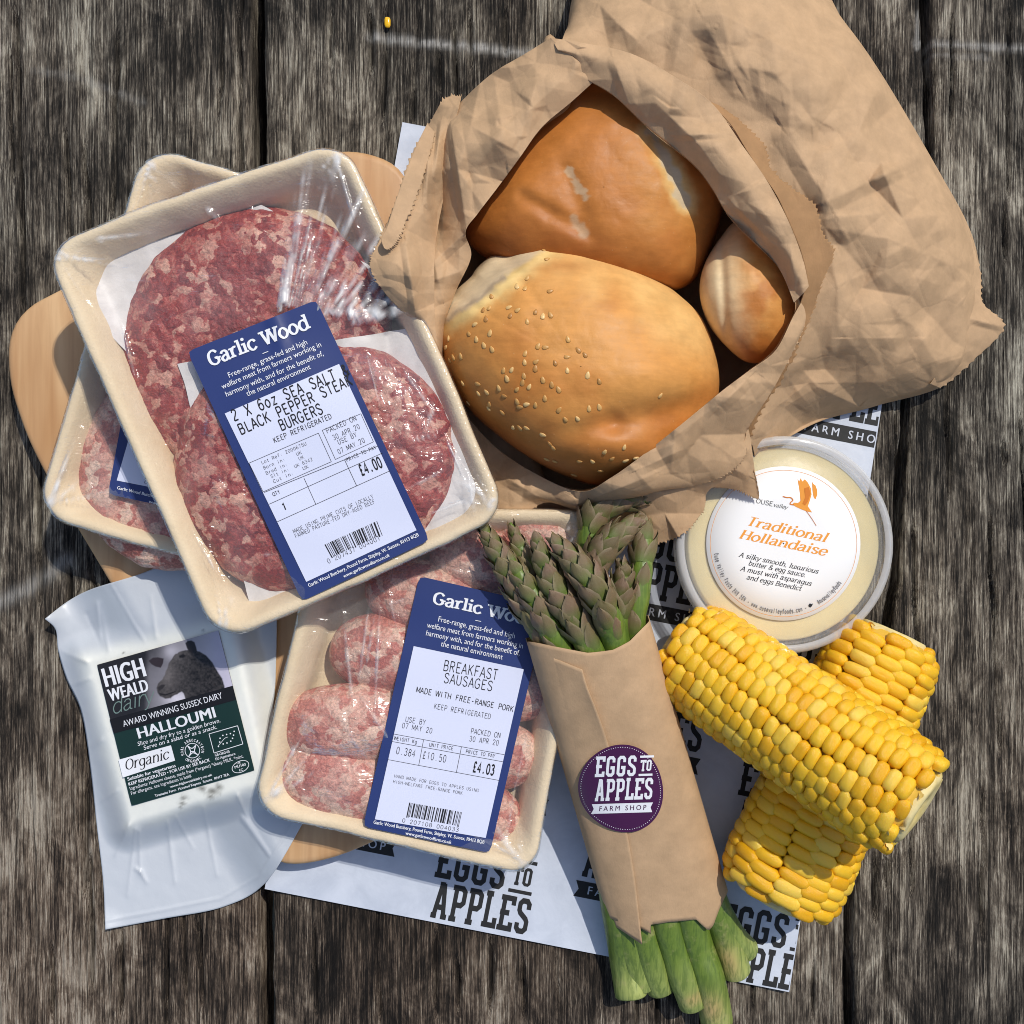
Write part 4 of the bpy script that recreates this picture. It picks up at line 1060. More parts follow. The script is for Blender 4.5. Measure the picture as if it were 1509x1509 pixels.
T2.film(c2, folds2, nr=190)
def z2(x, y): return (270 + x / 3.3533, 420 + y / 3.3533)
L2 = Sheet([(276, 518), (466, 442), (633, 796), (445, 886)], T2.filmz, lift=3.0, sm=4, stiff=lambda u, v: 3.0 * np.exp(-((u - .67 + .35 * v) / .035) ** 2) * (1 - ss(.08, .22, v)))
L2.build('label', 'navy', T2.t, label='navy and white steak burgers label')
p = Print()
p.text('white_print', 'Garlic Wood', z2(135, 402), z2(628, 212), 21, SLABSERIF)
p.line('white_print', z2(392, 339), z2(420, 328), 1)
for t, a, b in [('Free-range, grass-fed and high', (228, 458), (615, 292)), ('welfare meat from farmers working in', (195, 515), (684, 303)), ('harmony with, and for the benefit of,', (215, 552), (695, 348)), ('the natural environment', (318, 550), (632, 414))]:
    p.text('white_print', t, z2(*a), z2(*b), 7.8, SANS)
p.quad('panel', [z2(205, 635), z2(770, 390), z2(1153, 1212), z2(608, 1467)], 14, 20)
THs = dict(THERM, thick=1.0)
p.text('ink', '2 X 6oz SEA SALT &', z2(248, 675), z2(826, 440), 16.5, THs); p.text('ink', 'BLACK PEPPER STEAK', z2(283, 742), z2(842, 490), 16, THs); p.text('ink', 'BURGERS', z2(483, 722), z2(697, 632), 16, THs)
p.text('ink', 'KEEP REFRIGERATED', z2(450, 782), z2(737, 658), 7.8, TM)
def box(p, q, w=.7):
    for a, b in zip(q, q[1:] + q[:1]): p.line('ink', a, b, w)
box(p, [z2(325, 880), z2(668, 732), z2(732, 873), z2(395, 1022)]); box(p, [z2(687, 718), z2(878, 636), z2(940, 775), z2(752, 862)])
for t, a, b in [('Lot Ref: 2000675U', (388, 887), (612, 790)), ('Born in:    UK', (398, 913), (588, 833)), ('Bred in:    UK', (410, 939), (600, 856)), ('Slt in:  UK 6342', (435, 955), (642, 867)), ('Cut in:   UK', (447, 980), (622, 903))]:
    p.text('ink', t, z2(*a), z2(*b), 5.0, THERM)
for t, a, b in [('PACKED ON', (710, 734), (860, 667)), ('30.APR.20', (743, 768), (877, 708)), ('USE BY', (768, 790), (862, 748)), ('07.MAY.20', (768, 838), (902, 776))]:
    p.text('ink', t, z2(*a), z2(*b), 7.6, THERM)
for a, b in [((400, 1025), (960, 797)), ((425, 1083), (985, 830)), ((465, 1170), (1022, 918)), ((597, 955), (655, 1083)), ((798, 865), (857, 992))]:
    p.line('ink', z2(*a), z2(*b), .8)
p.text('ink', 'QTY', z2(445, 1045), z2(482, 1028), 5.6, TM); p.text('ink', 'PRICE TO PAY', z2(808, 874), z2(957, 808), 5.4, TM)
p.text('ink', '£4.00', z2(880, 943), z2(990, 897), 16, THERMB); p.text('ink', '1', z2(493, 1116), z2(518, 1106), 10, THERMB)
p.text('ink', 'MADE USING PRIME CUTS OF LOCALLY', z2(547, 1228), z2(943, 1052), 6, THERM); p.text('ink', 'FARMED PASTURE-FED DRY-AGED BEEF', z2(555, 1252), z2(950, 1077), 6, THERM)
barcode(p, z2(698, 1283), z2(960, 1165), z2(985, 1232), z2(732, 1345), 5, 30)
p.text('ink', '0 207437 004001', z2(715, 1378), z2(978, 1258), 7, THERM)
p.text('white_print', 'Garlic Wood Butchery, Pound Farm, Shipley, W. Sussex, RH13 8QB', z2(622, 1493), z2(1165, 1240), 5.2, BOLD)
p.text('white_print', 'www.garlicwoodfarm.co.uk', z2(795, 1447), z2(1022, 1340), 4.8, BOLD)
p.finish(T2.t, L2.z, 1.1, {'panel': 'label_panel'})

# ------------------------------------------------------------------ cheese in its vacuum pouch
BLK = [(126, 972), (338, 914), (394, 1152), (190, 1216)]
def gz(x, y):
    x = np.asarray(x, float); d = (x - (60 + (y - 680) * .588)) * .86
    return 4 + 49 * ss(-70, 15, d)
def pouch_z(x, y):
    bl = 36 + 50 * ss(120, 400, x); d = sdpoly(x, y, BLK); g = gz(x, y)
    z = g + (bl - g) * (1 - ss(-6, 44, d)) + 1.1 * fbm(x / 40., y / 40., 0, 91, 3)
    e_ = np.abs(linedist(x, y, [(155, 1370), (240, 1354), (330, 1336), (392, 1300), (447, 1212)]) - 13); z = z + 1.6 * np.exp(-(e_ / 2.0) ** 2)
    for a, b, w, am in [((128, 975), (92, 960), 3, 4), ((132, 1000), (104, 1010), 3, 3), ((160, 958), (150, 905), 3, 3), ((190, 1216), (170, 1260), 3, 4), ((200, 1222), (188, 1320), 2.5, 3), ((300, 1190), (320, 1290), 2.5, 3), ((350, 1172), (378, 1240), 3, 4), ((260, 1205), (285, 1250), 2.5, 3), ((150, 1090), (138, 1100), 3, 3), ((230, 938), (222, 880), 3, 3), ((330, 915), (352, 850), 3, 4), ((172, 1165), (150, 1180), 3, 3), ((143, 890), (148, 940), 4, 5), ((128, 905), (150, 955), 3, -3), ((205, 1225), (207, 1285), 3, 4), ((207, 1285), (216, 1300), 2, 5), ((200, 1280), (207, 1285), 2, 4), ((247, 1212), (258, 1300), 3, 4), ((395, 1160), (370, 1175), 4, 3), ((330, 860), (345, 905), 4, 3)]:
        q_, t, sd = segdist(x, y, a, b); z = z + am * np.exp(-q_ / w) * (1 - .6 * t)
    z = np.maximum(z, boardz(x, y) + 2.5)
    z = z + 26 * np.exp(-((x - 66) ** 2 + (y - 912) ** 2) / 700.) + 10 * np.exp(-((x - 155) ** 2 + (y - 1370) ** 2) / 500.)
    return z
def coons(top, right, bottom, left, n, m):
    T = arclen(top, n); B = arclen(bottom, n); L = arclen(left, m); R = arclen(right, m)
    u = np.linspace(0, 1, n)[None, :, None]; v = np.linspace(0, 1, m)[:, None, None]
    return (1 - v) * T[None] + v * B[None] + (1 - u) * L[:, None] + u * R[:, None] - ((1 - u) * (1 - v) * T[0] + u * (1 - v) * T[-1] + (1 - u) * v * B[0] + u * v * B[-1])
def halloumi():
    t = thing('halloumi_pack', 'halloumi cheese in a milky vacuum pouch with dark green label and sheep picture', 'cheese', 260, 1080, 4)
    TL, TR, BR, BL = (66, 912), (400, 792), (447, 1212), (155, 1370)
    n, m = 150, 200
    P = coons([TL, (100, 886), (135, 868), (200, 848), (262, 826), TR], [TR, (408, 880), (406, 1000), (402, 1080), (420, 1150), BR], [BL, (240, 1354), (330, 1336), (392, 1300), BR], [TL, (82, 928), (86, 960), (98, 1000), (120, 1050), (133, 1130), (143, 1220), (152, 1300), BL], n, m)
    x, y = P[..., 0], P[..., 1]; z = pouch_z(x, y)
    d = sdpoly(x, y, BLK); wet = 1 - ss(-8, 22, d + 5 * fbm(x / 30., y / 30., 0, 3, 2))
    side = ss(340, 400, x) * (1 - ss(20, 60, d)) * ss(880, 950, y) * (1 - ss(1130, 1200, y))
    wet = np.maximum(wet, .75 * side)
    herb = np.zeros_like(x)
    for hx, hy, hr in [(298, 1162, 7), (313, 1166, 9), (322, 1160, 6), (270, 1176, 5), (268, 1184, 4), (182, 962, 2.2), (300, 929, 2), (310, 1174, 5), (266, 1190, 2.5)]:
        herb = np.maximum(herb, np.exp(-(np.hypot(x - hx, (y - hy) * 1.6) / hr * (1 + .5 * fbm(x / 5., y / 5., 0, 8, 2))) ** 2))
    mm = M('milky_pouch'); c = mm.mix(mm.attr('wet', 'Fac'), (0.55, 0.58, 0.615), (0.84, 0.84, 0.76))
    c = mm.mix(mm.math('MULTIPLY', mm.noise(mm.coord(), 300, 4, .6), .18), c, (0.42, 0.46, 0.52)); c = mm.mix(mm.math('MULTIPLY', mm.attr('herb', 'Fac'), .8), c, (0.09, 0.08, 0.06))
    mm.color(c); mm.set(Roughness=0.34); mm.b.inputs['Coat Weight'].default_value = 0.25; mm.b.inputs['Coat Roughness'].default_value = 0.2; mm.bump(mm.noise(mm.coord(), 150, 4, .6), 0.0003, .5)
    mk('pouch_film', W(x, y, z), gfaces(m, n, flip=True), mm.m, t, attr={'wet': wet.ravel(), 'herb': herb.ravel()}, solid=0.8)
    q = np.array(BLK, float); rows = []
    for f, dz in ((.98, -50), (1., -46), (1., -8), (.985, -3.5), (.5, -3.0), (.02, -3.0)):
        qq = q.mean(0) + (q - q.mean(0)) * f; L = np.vstack([np.linspace(qq[i], qq[(i + 1) % 4], 12, endpoint=False) for i in range(4)])
        bl = 36 + 50 * ss(120, 400, L[:, 0]); zz = bl + dz; rows.append(W(L[:, 0], L[:, 1], bl) * [1, 1, 0] + np.c_[np.zeros((48, 2)), zz])
    mk('cheese_block', np.array(rows), gfaces(len(rows), 48, wrap=True), flat('halloumi_cheese', (0.80, 0.79, 0.68), .6), t)
    s = 5.388
    def z3(x, y): return (140 + x / s, 920 + y / s)
    LQ = [z3(15, 322), z3(982, 48), z3(1267, 1160), z3(290, 1442)]
    Lh = Sheet(LQ, pouch_z, n=30, m=34, lift=1.3, sm=2)
    MAT['green'] = flat('green_label', (0.010, 0.032, 0.026), .3, .5)
    Lh.build('label', 'green', t, r=1)
    # the sheep picture: a printed photograph, laid as a fine grid of tones
    NU, NV = 230, 120
    u, v = np.meshgrid(np.linspace(0.002, .998, NU), np.linspace(0, .403, NV)); Q = Lh.at(u, v)
    X = (Q[..., 0] - 140) * s; Y = (Q[..., 1] - 920) * s; wob = 9 * fbm(X / 25, Y / 25, 0, 5, 3)
    bgc = .05 + .50 * ss(380, 1000, X + 0.3 * (Y - 200)) + .30 * np.exp(-(((X - 640) / 90) ** 2 + ((Y - 590) / 60) ** 2)) + .25 * np.exp(-(((X - 600) / 60) ** 2 + ((Y - 210) / 60) ** 2)) + .08 * np.exp(-(((X - 450) / 80) ** 2 + ((Y - 420) / 160) ** 2)) + .03 * fbm(X / 60, Y / 60, 0, 2, 3)
    bgc = bgc * (1 - .75 * (1 - ss(380, 440, X)))
    tone = np.clip(bgc, .02, .8); col = tone[..., None] * np.array([.95, .90, 1.0]) ** 1.0
    col[..., 2] += .10 * ss(850, 1000, X) * tone
    def lay(poly, shade, soft=7, nz=0):
        nonlocal col
        d = sdpoly(X + wob * nz, Y + wob * nz, poly); a = (1 - ss(-soft, soft, d))[..., None]; col = col * (1 - a) + shade * a
    hn = fbm(X / 14, Y / 14, 0, 9, 3); sh = (.050 + .035 * hn + .09 * np.exp(-(((X - 570) / 70) ** 2 + ((Y - 400) / 110) ** 2)) + .05 * np.exp(-(((X - 660) / 60) ** 2 + ((Y - 250) / 40) ** 2)) - .02 * ss(700, 800, X))[..., None] * np.array([1., .88, .85])
    lay([(488, 505), (500, 470), (535, 435), (560, 380), (590, 300), (640, 235), (700, 208), (760, 205), (830, 215), (880, 245), (930, 300), (970, 370), (1010, 430), (1030, 500), (1020, 540), (720, 600), (705, 550), (690, 535), (640, 560), (600, 588), (555, 590), (515, 570), (498, 545)], sh, 6, .5)
    lay([(425, 290), (460, 265), (500, 262), (545, 272), (540, 310), (522, 345), (480, 335), (450, 318)], np.array([.035, .025, .028]), 4)
    lay([(718, 150), (735, 132), (765, 128), (790, 142), (803, 180), (812, 220), (780, 228), (748, 218), (730, 190)], np.array([.022, .018, .018]), 5)
    lay([(665, 250), (700, 235), (725, 250), (700, 268), (672, 266)], np.array([.012, .01, .01]), 6)
    lay([(500, 500), (530, 478), (560, 480), (540, 510), (505, 530)], np.array([.03, .025, .025]), 6)
    lay([(510, 545), (560, 555), (640, 530), (640, 538), (560, 566), (512, 556)], np.array([.015, .012, .012]), 3)
    zz = Lh.z(Q[..., 0], Q[..., 1]) + .35
    pm = M('sheep_print'); pm.color(pm.attr('tone')); pm.set(Roughness=.32)
    mk('sheep_picture', W(Q[..., 0], Q[..., 1], zz), gfaces(NV, NU, flip=True), pm.m, t, attr={'tone': np.clip(col, 0, 1).reshape(-1, 3)})
    MAT['blackband'] = flat('black_band', (0.013, 0.013, 0.015), .32)
    MAT['sage'] = flat('sage_ink', (0.16, 0.23, 0.21), .4)
    p = Print()
    p.quad('blackband', [z3(116, 755), z3(1095, 487), z3(1119, 600), z3(148, 868)], 20, 6)
    def T(tx, a, b, h, st=SANS, mt='white_print'): p.text(mt, tx, z3(*a), z3(*b), h / s, st)
    T('HIGH', (92, 497), (405, 410), 148, IMPACT); T('WEALD', (122, 612), (428, 528), 96, IMPACT); T('dairy', (135, 716), (470, 618), 118, dict(HAND, thick=.5), 'sage')
    T('AWARD WINNING SUSSEX DAIRY', (228, 815), (1015, 585), 48); T('HALLOUMI', (352, 907), (960, 737), 84, dict(set='sans', bold=.32, track=1.04)); T('Slice and dry fry to a golden brown.', (342, 967), (997, 777), 33, dict(set='sans', shear=.15)); T('Serve on a salad or as a snack.', (390, 998), (970, 828), 33, dict(set='sans', shear=.15))
    p.quad('white_print', [z3(186, 1076), z3(603, 960), z3(636, 1082), z3(220, 1217)], 8, 4)
    T('Organic', (240, 1160), (590, 1066), 80, dict(SERIFI, thick=.9, track=0), 'ink')
    T('Suitable for vegetarians', (262, 1242), (642, 1132), 26, BOLD); T('KEEP REFRIGERATED • FOR USE BY SEE BACK', (270, 1282), (915, 1088), 25, BOLD); T('Ingredients: Halloumi cheese, made from (*organic) *sheep MILK, *mint.', (280, 1317), (1180, 1057), 26)
    T('For allergens, see ingredients in bold.', (290, 1355), (770, 1212), 26); T('www.highwealddairy.co.uk', (598, 1300), (930, 1202), 19, BOLD); T('Tremains Farm  Horsted Keynes  Sussex  RH17 7EA', (478, 1372), (1067, 1200), 20, BOLD)
    T('GB-ORG-05', (955, 1050), (1070, 1018), 20, BOLD); T('EU Agriculture', (960, 1080), (1115, 1036), 20, BOLD)
    w = 'white_print'; k = 1 / s
    for a, b in [((905, 870), (1132, 805)), ((1132, 805), (1174, 950)), ((1174, 950), (945, 1022)), ((945, 1022), (905, 870))]: p.line(w, z3(*a), z3(*b), 5 * k)
    for c in [(980, 970), (990, 935), (993, 905), (1015, 882), (1045, 875), (1075, 868), (1105, 850), (1100, 880), (1092, 905), (1078, 928), (1048, 942), (1018, 950)]: p.dot(w, z3(*c), 6 * k)
    p.curve(w, [z3(975, 970), z3(1000, 940), (z3(1030, 905)), z3(1055, 895)], 3.5 * k)
    cx, cy = 773, 1003
    p.curve(w, [z3(cx + 58 * math.cos(a), cy + 58 * math.sin(a)) for a in np.linspace(0, 2 * math.pi, 12, endpoint=False)], 5 * k, True)
    for pts in ([(735, 965), (770, 985), (800, 960)], [(735, 965), (760, 1010), (745, 1050)], [(800, 960), (790, 1010), (815, 1035)], [(760, 1010), (790, 1010)], [(745, 1050), (775, 1020), (815, 1035)]): p.curve(w, [z3(*q_) for q_ in pts], 7 * k, n=10)
    def ring(txt, c, r, a0, a1, h, st=BOLD, inward=False, mt=w, conv=z3, kk=k, p=p):
        for i, ch in enumerate(txt):
            if ch == ' ': continue
            a = math.radians(a0 + (a1 - a0) * (i + .5) / len(txt)); da = abs(math.radians(a1 - a0)) / len(txt) * .36 * (0.45 if ch in 'Iil.1t' else 1); sgn = 1 if a1 > a0 else -1
            pa = conv(c[0] + r * math.cos(a - sgn * da), c[1] + r * math.sin(a - sgn * da)); pb = conv(c[0] + r * math.cos(a + sgn * da), c[1] + r * math.sin(a + sgn * da)); p.text(mt, ch, pa, pb, h * kk, st)
    ring('SOIL ASSOCIATION', (cx, cy), 72, 150, 375, 22); ring('ORGANIC', (cx, cy), 94, 130, 38, 22)
    p.curve(w, [z3(1155 + 68 * math.cos(a) * .97 + 0 * math.sin(a), 1130 - 17 * math.cos(a) + 46 * math.sin(a)) for a in np.linspace(0, 2 * math.pi, 14, endpoint=False)], 4.5 * k, True)
    T('UK', (1128, 1112), (1160, 1103), 18); T('MU103', (1112, 1146), (1198, 1120), 20, BOLD); T('EC', (1148, 1168), (1178, 1160), 18)
    p.finish(t, Lh.z, .7, {'blackband': 'label_band'})
    return ring
ring = halloumi()

# ------------------------------------------------------------------ tub of sauce
def tub():
    t = thing('sauce_tub', 'round clear plastic tub of pale yellow hollandaise with a white round label', 'tub', 1156, 803, 3)
    cx, cy = 1156, 803
    def rings(prof, c=(cx, cy), zc=92, n=160):
        """prof: (radius in the world, height); centred on one upright axis"""
        o = W(c[0], c[1], zc); a = np.linspace(0, 2 * np.pi, n, endpoint=False); R = []
        for r, z in prof: R.append(np.c_[o[0] + r * np.cos(a), o[1] + r * np.sin(a), np.full(n, z)])
        return np.array(R)
    n = 160
    mk('cup', rings([(118, 4), (124, 4.5), (126, 8), (138, 76), (140, 80), (146, 82), (147, 86)]), gfaces(7, n, wrap=True), MAT['clear'], t, solid=1.5)
    sm = M('hollandaise'); nn = sm.noise(sm.coord(), 70, 4, .6)
    c = sm.mix(nn, (0.92, 0.74, 0.34), (0.96, 0.84, 0.48)); sp = sm.ramp(sm.vor(sm.coord(), 260), [(0.02, 1.0), (0.06, 0.0)])
    sm.color(sm.mix(sm.math('MULTIPLY', sp, .3), c, (0.35, 0.30, 0.12))); sm.set(Roughness=.35); sm.bump(nn, 0.001, .4)
    mk('sauce', rings([(2, 7), (122, 7), (124, 10), (135.5, 74), (134, 83), (131, 86.5), (90, 86.6), (2, 86.6)]), gfaces(8, n, wrap=True), sm.m, t)
    mk('lid', rings([(148, 76), (149.5, 78), (150, 90), (149, 93.5), (146, 95), (142, 95), (139.5, 93.5), (138.5, 89.5), (137, 88.8), (70, 89.2), (2, 89.4)]), gfaces(11, n, wrap=True), MAT['clear'], t, solid=.9)
    fr = M('frosted_rim'); fr.set(Base_Color=(0.80, 0.79, 0.78), Roughness=.22); fr.b.inputs['Alpha'].default_value = .38
    mk('lid_rim', rings([(150.4, 80), (151.4, 84), (151.4, 91), (150, 95.2), (146.5, 96.6), (142.5, 96.2), (139.6, 94.4)]), gfaces(7, n, wrap=True), fr.m, t)
    fr2 = M('rim_groove'); fr2.set(Base_Color=(0.72, 0.70, 0.66), Roughness=.3); fr2.b.inputs['Alpha'].default_value = .3
    mk('cup_rim', rings([(147.5, 74), (152, 74.5), (152.6, 77), (150.5, 79)]), gfaces(4, n, wrap=True), fr2.m, t)
    MAT['tublabel'] = flat('tub_label', (0.86, 0.86, 0.85), .35, .5); MAT['orange'] = flat('orange_ink', (0.80, 0.32, 0.045), .4); MAT['orange2'] = flat('deep_orange_ink', (0.62, 0.19, 0.02), .4); MAT['greyink'] = flat('grey_ink', (0.16, 0.16, 0.16), .5)
    MAT['palegrey'] = flat('pale_grey_ink', (0.16, 0.16, 0.17), .5)
    lc = W(1154.5, 801, 91); o0 = W(cx, cy, 92)
    a = np.linspace(0, 2 * np.pi, 120, endpoint=False)
    R = np.array([np.c_[lc[0] + r * np.cos(a), lc[1] + r * np.sin(a), np.full(120, z)] for r, z in ((107.6, 89.6), (107.2, 91.0), (60, 91.1), (1, 91.2))])
    mk('label', R, gfaces(4, 120, wrap=True), MAT['tublabel'], t)
    s = 3.7725
    def z3(x, y): return (940 + x / s, 640 + y / s)
    p = Print(); k = 1 / s
    c0_ = z3(810, 607)
    p.curve('orange', [(c0_[0] + 108 * math.cos(b), c0_[1] + 108 * math.sin(b)) for b in np.linspace(0, 2 * math.pi, 24, endpoint=False)], .55, True)
    p.text('orange', 'Traditional', z3(597, 503), z3(1043, 600), 13.5, SERIFBI); p.text('orange', 'Hollandaise', z3(560, 577), z3(1043, 676), 13.5, SERIFBI)
    it = dict(SERIFI, thick=1.0, thin=.55)
    for tx, a_, b_ in [('A silky smooth, luxurious', (560, 680), (1000, 775)), ('butter & egg sauce.', (612, 727), (930, 795)), ('A must with asparagus', (568, 757), (962, 843)), ('and eggs Benedict', (602, 805), (905, 870))]:
        p.text('ink', tx, z3(*a_), z3(*b_), 7.0, it)
    p.text('greyink', 'OUSE', z3(655, 380), z3(750, 400), 6.6, dict(set='gl', thick=.8)); p.text('greyink', 'valley', z3(752, 401), z3(830, 416), 5.4, it)
    for P in ([(888, 248), (897, 262), (905, 244), (915, 262), (928, 250), (945, 268), (962, 300), (966, 335), (955, 372), (945, 400), (968, 434), (945, 430), (915, 420), (880, 404), (858, 390), (868, 380), (890, 382), (904, 370), (900, 325)],
              [(968, 262), (975, 275), (988, 285), (997, 310), (998, 335), (988, 362), (978, 352), (972, 322), (970, 295)]):
        p.poly('orange', [z3(*q) for q in P])
    p.poly('orange2', [z3(*q) for q in [(925, 300), (950, 292), (960, 330), (945, 375), (930, 395), (915, 385), (930, 350)]])
    p.curve('orange2', [z3(*q) for q in [(806, 345), (828, 351), (850, 352), (862, 366), (850, 378), (848, 388), (868, 392)]], 1.5); p.curve('orange2', [z3(*q) for q in [(935, 424), (965, 465), (992, 508)]], .7)
    ring('Ouse Valley Foods BN8 5BN - www.ousevalleyfoods.com -', (810, 607), 390, 172, 70, 24, dict(set='gl', thick=1.25), mt='palegrey', conv=z3, kk=k, p=p)
    ring('@ousevalleyfoods', (810, 607), 390, 60, 34, 24, dict(set='gl', thick=1.25), mt='palegrey', conv=z3, kk=k, p=p)
    p.poly('ink', [z3(*q) for q in [(948, 950), (956, 940), (966, 944), (974, 940), (968, 955), (960, 963), (950, 960)]])
    p.finish(t, lambda x, y: 91.1 + 0 * x, .2)
tub()

# ------------------------------------------------------------------ corn cobs
def corn_mat():
    m = M('cooked_corn'); r = m.rnd(); g = m.coord((1, 1, 1), src='Generated')
    col = m.ramp(r, [(0.0, (0.80, 0.40, 0.006)), (0.35, (0.88, 0.48, 0.008)), (0.8, (0.93, 0.55, 0.014)), (1.0, (0.90, 0.60, 0.07))])
    n = m.noise(m.coord(), 500, 3, .5); col = m.mix(m.math('MULTIPLY', m.ramp(n, [(.5, 0.), (.75, .6)]), r), col, (0.72, 0.50, 0.16))
    m.color(col); m.set(Roughness=.22); m.b.inputs['Specular IOR Level'].default_value = .5
    m.b.inputs['Subsurface Weight'].default_value = .22; m.b.inputs['Subsurface Radius'].default_value = (0.004, 0.002, 0.0004); m.b.inputs['Subsurface Scale'].default_value = .6
    m.bump(m.noise(m.coord(), 350, 3, .6), 0.0004, .45)
    return m.m
MAT['corn'] = corn_mat()
MAT['corebed'] = white_paper('cob_bed', (0.62, 0.34, 0.02), (0.74, 0.45, 0.05), bump=.001)
MAT['core'] = white_paper('cob_core', (0.66, 0.50, 0.16), (0.76, 0.64, 0.32), bump=.001)
MAT['flake'] = flat('torn_kernel_skin', (0.80, 0.58, 0.16), .3, .5)
def kernel_mesh(i, dim=0.0):
    """plump cushion, unit half size; local x round the cob, y along it, z outward"""
    r = np.random.default_rng(100 + i); n = 14; m = 6
    a = np.linspace(0, 2 * np.pi, n, endpoint=False); ex = r.uniform(2.6, 4.2); ey = r.uniform(2.4, 3.4); sk = r.uniform(-.15, .15)
    ca, sa = np.cos(a), np.sin(a); rr = (np.abs(ca) ** ex + np.abs(sa) ** ey) ** (-1 / 3.0)
    rows = []
    for f, z in ((.80, -1.0), (.98, -.35), (1.0, .05), (.93, .42), (.76, .72), (.48, .91 - .4 * dim), (.20, .99 - 1.2 * dim), (.004, 1.0 - 1.6 * dim)):
        x = ca * rr * f; y = sa * rr * f + sk * x; rows.append(np.c_[x, y, np.full(n, z)])
    V = np.vstack(rows); me = mesh_from('kernel', V, gfaces(len(rows), n, wrap=True)); me.materials.append(MAT['corn']); return me, V, gfaces(len(rows), n, wrap=True)
KM = [kernel_mesh(i, d) for i, d in enumerate((0, 0, .02, 0, .03, 0, .08, 0))]
def cob(label, A, B, ra, rb, rows, pitch, seed, flatz=.93, ends=(1, 1)):
    """A, B: (px,py,z) axis ends; radii in design units"""
    a = W(*A); b = W(*B); ax = b - a; L = np.linalg.norm(ax); ax /= L
    up = np.array([0, 0, 1.]); sd = np.cross(ax, up); sd /= np.linalg.norm(sd); up = np.cross(sd, ax)
    t = thing('corn_cob', label, 'corn', (A[0] + B[0]) / 2, (A[1] + B[1]) / 2, 4, 'cooked corn cobs'); org = ORG[t.name]
    r = np.random.default_rng(seed)
    def rad(s): return (ra + (rb - ra) * s)
    def prof(s):
        e0 = np.clip(s * L / 46, 0, 1); e1 = np.clip((1 - s) * L / 46, 0, 1)
        return (.72 + .28 * np.sqrt(1 - (1 - e0) ** 2)) * (.78 + .22 * np.sqrt(1 - (1 - e1) ** 2))
    # core
    n = 40; an = np.linspace(0, 2 * np.pi, n, endpoint=False); R = []
    for s, f in ((-.004, .02), (-.006, .45), (.0, .62), (.03, .80), (.5, .90), (.97, .82), (1.0, .62), (1.008, .45), (1.0, .25), (.995, .02)):
        c = a + ax * L * s; rr = rad(min(1, max(0, s))) * f * (1 + .04 * r.normal(size=n) * (f < .7)); R.append(c + rr[:, None] * (np.cos(an)[:, None] * sd + np.sin(an)[:, None] * up * flatz))
    mk('cob_core', np.array(R), gfaces(len(R), n, wrap=True), MAT['corebed'], t)
    for e0, sg in ((0.0, -1), (1.0, 1)):
        R = []
        for f, q in ((.02, 1), (.20, 1.5), (.26, 4.5), (.55, 6), (.66, 5), (.70, 1), (.72, -8)):
            rr = rad(e0) * f * .92 * (1 + .04 * r.normal(size=n)); R.append(a + ax * (L * e0 + sg * q) + rr[:, None] * (np.cos(an)[:, None] * sd + np.sin(an)[:, None] * up * flatz))
        mk('cob_end', np.array(R), gfaces(len(R), n, wrap=True), MAT['core'], t)
    lst = []
    ncol = int(L / pitch)
    wob = r.uniform(-1, 1, rows) * .4
    for i in range(rows):
        off = .5 * (i % 2); sc = r.uniform(.92, 1.08, ncol + 2)
        for j in range(ncol + 1):
            s = (j + off + .25 * vn(i * 3.1, j * .35, 0, seed) + .1) / (ncol + .6)
            if s < .01 or s > .99: continue
            th = 2 * np.pi * (i + .20 * vn(j * .21, i * 1.7, 0, seed + 1)) / rows + .10 * np.sin(s * 5 + seed)
            rr = rad(s) * prof(s); hgt = 9 * r.uniform(.88, 1.12); endf = min(1, min(s, 1 - s) * L / 30)
            rr0 = rr - hgt * (.55 + .25 * (1 - endf)) + r.normal() * (.6 + 1.6 * (1 - endf))
            nv = np.cos(th) * sd + np.sin(th) * up; p = a + ax * L * s + rr0 * (np.cos(th) * sd + np.sin(th) * up * flatz)
            tv = np.cross(ax, nv); w = 2 * np.pi * rr / rows * .575 * r.uniform(.94, 1.05); l = L / (ncol + .6) * .60 * r.uniform(.93, 1.06)
            jit = r.normal(0, .06 + .10 * (1 - endf), 3); nv2 = nv + jit[0] * tv + jit[1] * ax; nv2 /= np.linalg.norm(nv2); tv2 = np.cross(ax, nv2); tv2 /= np.linalg.norm(tv2); ax2 = np.cross(nv2, tv2)
            M4 = np.eye(4); M4[:3, 0] = tv2 * w; M4[:3, 1] = ax2 * l; M4[:3, 2] = nv2 * hgt; M4[:3, 3] = p
            vis = nv @ (np.array([0, 0, CAMH / S]) - p) / np.linalg.norm(np.array([0, 0, CAMH / S]) - p)
            lst.append((vis, M4, KM[r.integers(len(KM))]))
    lst.sort(key=lambda q: -q[0]); V = []; F = []; nb = 0
    for i, (vis, M4, km) in enumerate(lst):
        if i < 296 and vis > -.15:
            o = bpy.data.objects.new('kernel', km[0]); COL.objects.link(o); o.parent = t
            Q = M4.copy(); Q[:3, :3] *= S; Q[:3, 3] = Q[:3, 3] * S - org; o.matrix_local = Matrix(Q.tolist())
        else:
            v = km[1] @ M4[:3, :3].T + M4[:3, 3]; V.append(v); F.append(km[2] + nb); nb += len(v)
    if V: mk('kernels_underneath', np.vstack(V), np.vstack(F), MAT['corn'], t, kind='stuff')
    # torn skins at the cut ends
    V = []; F = []; nb = 0
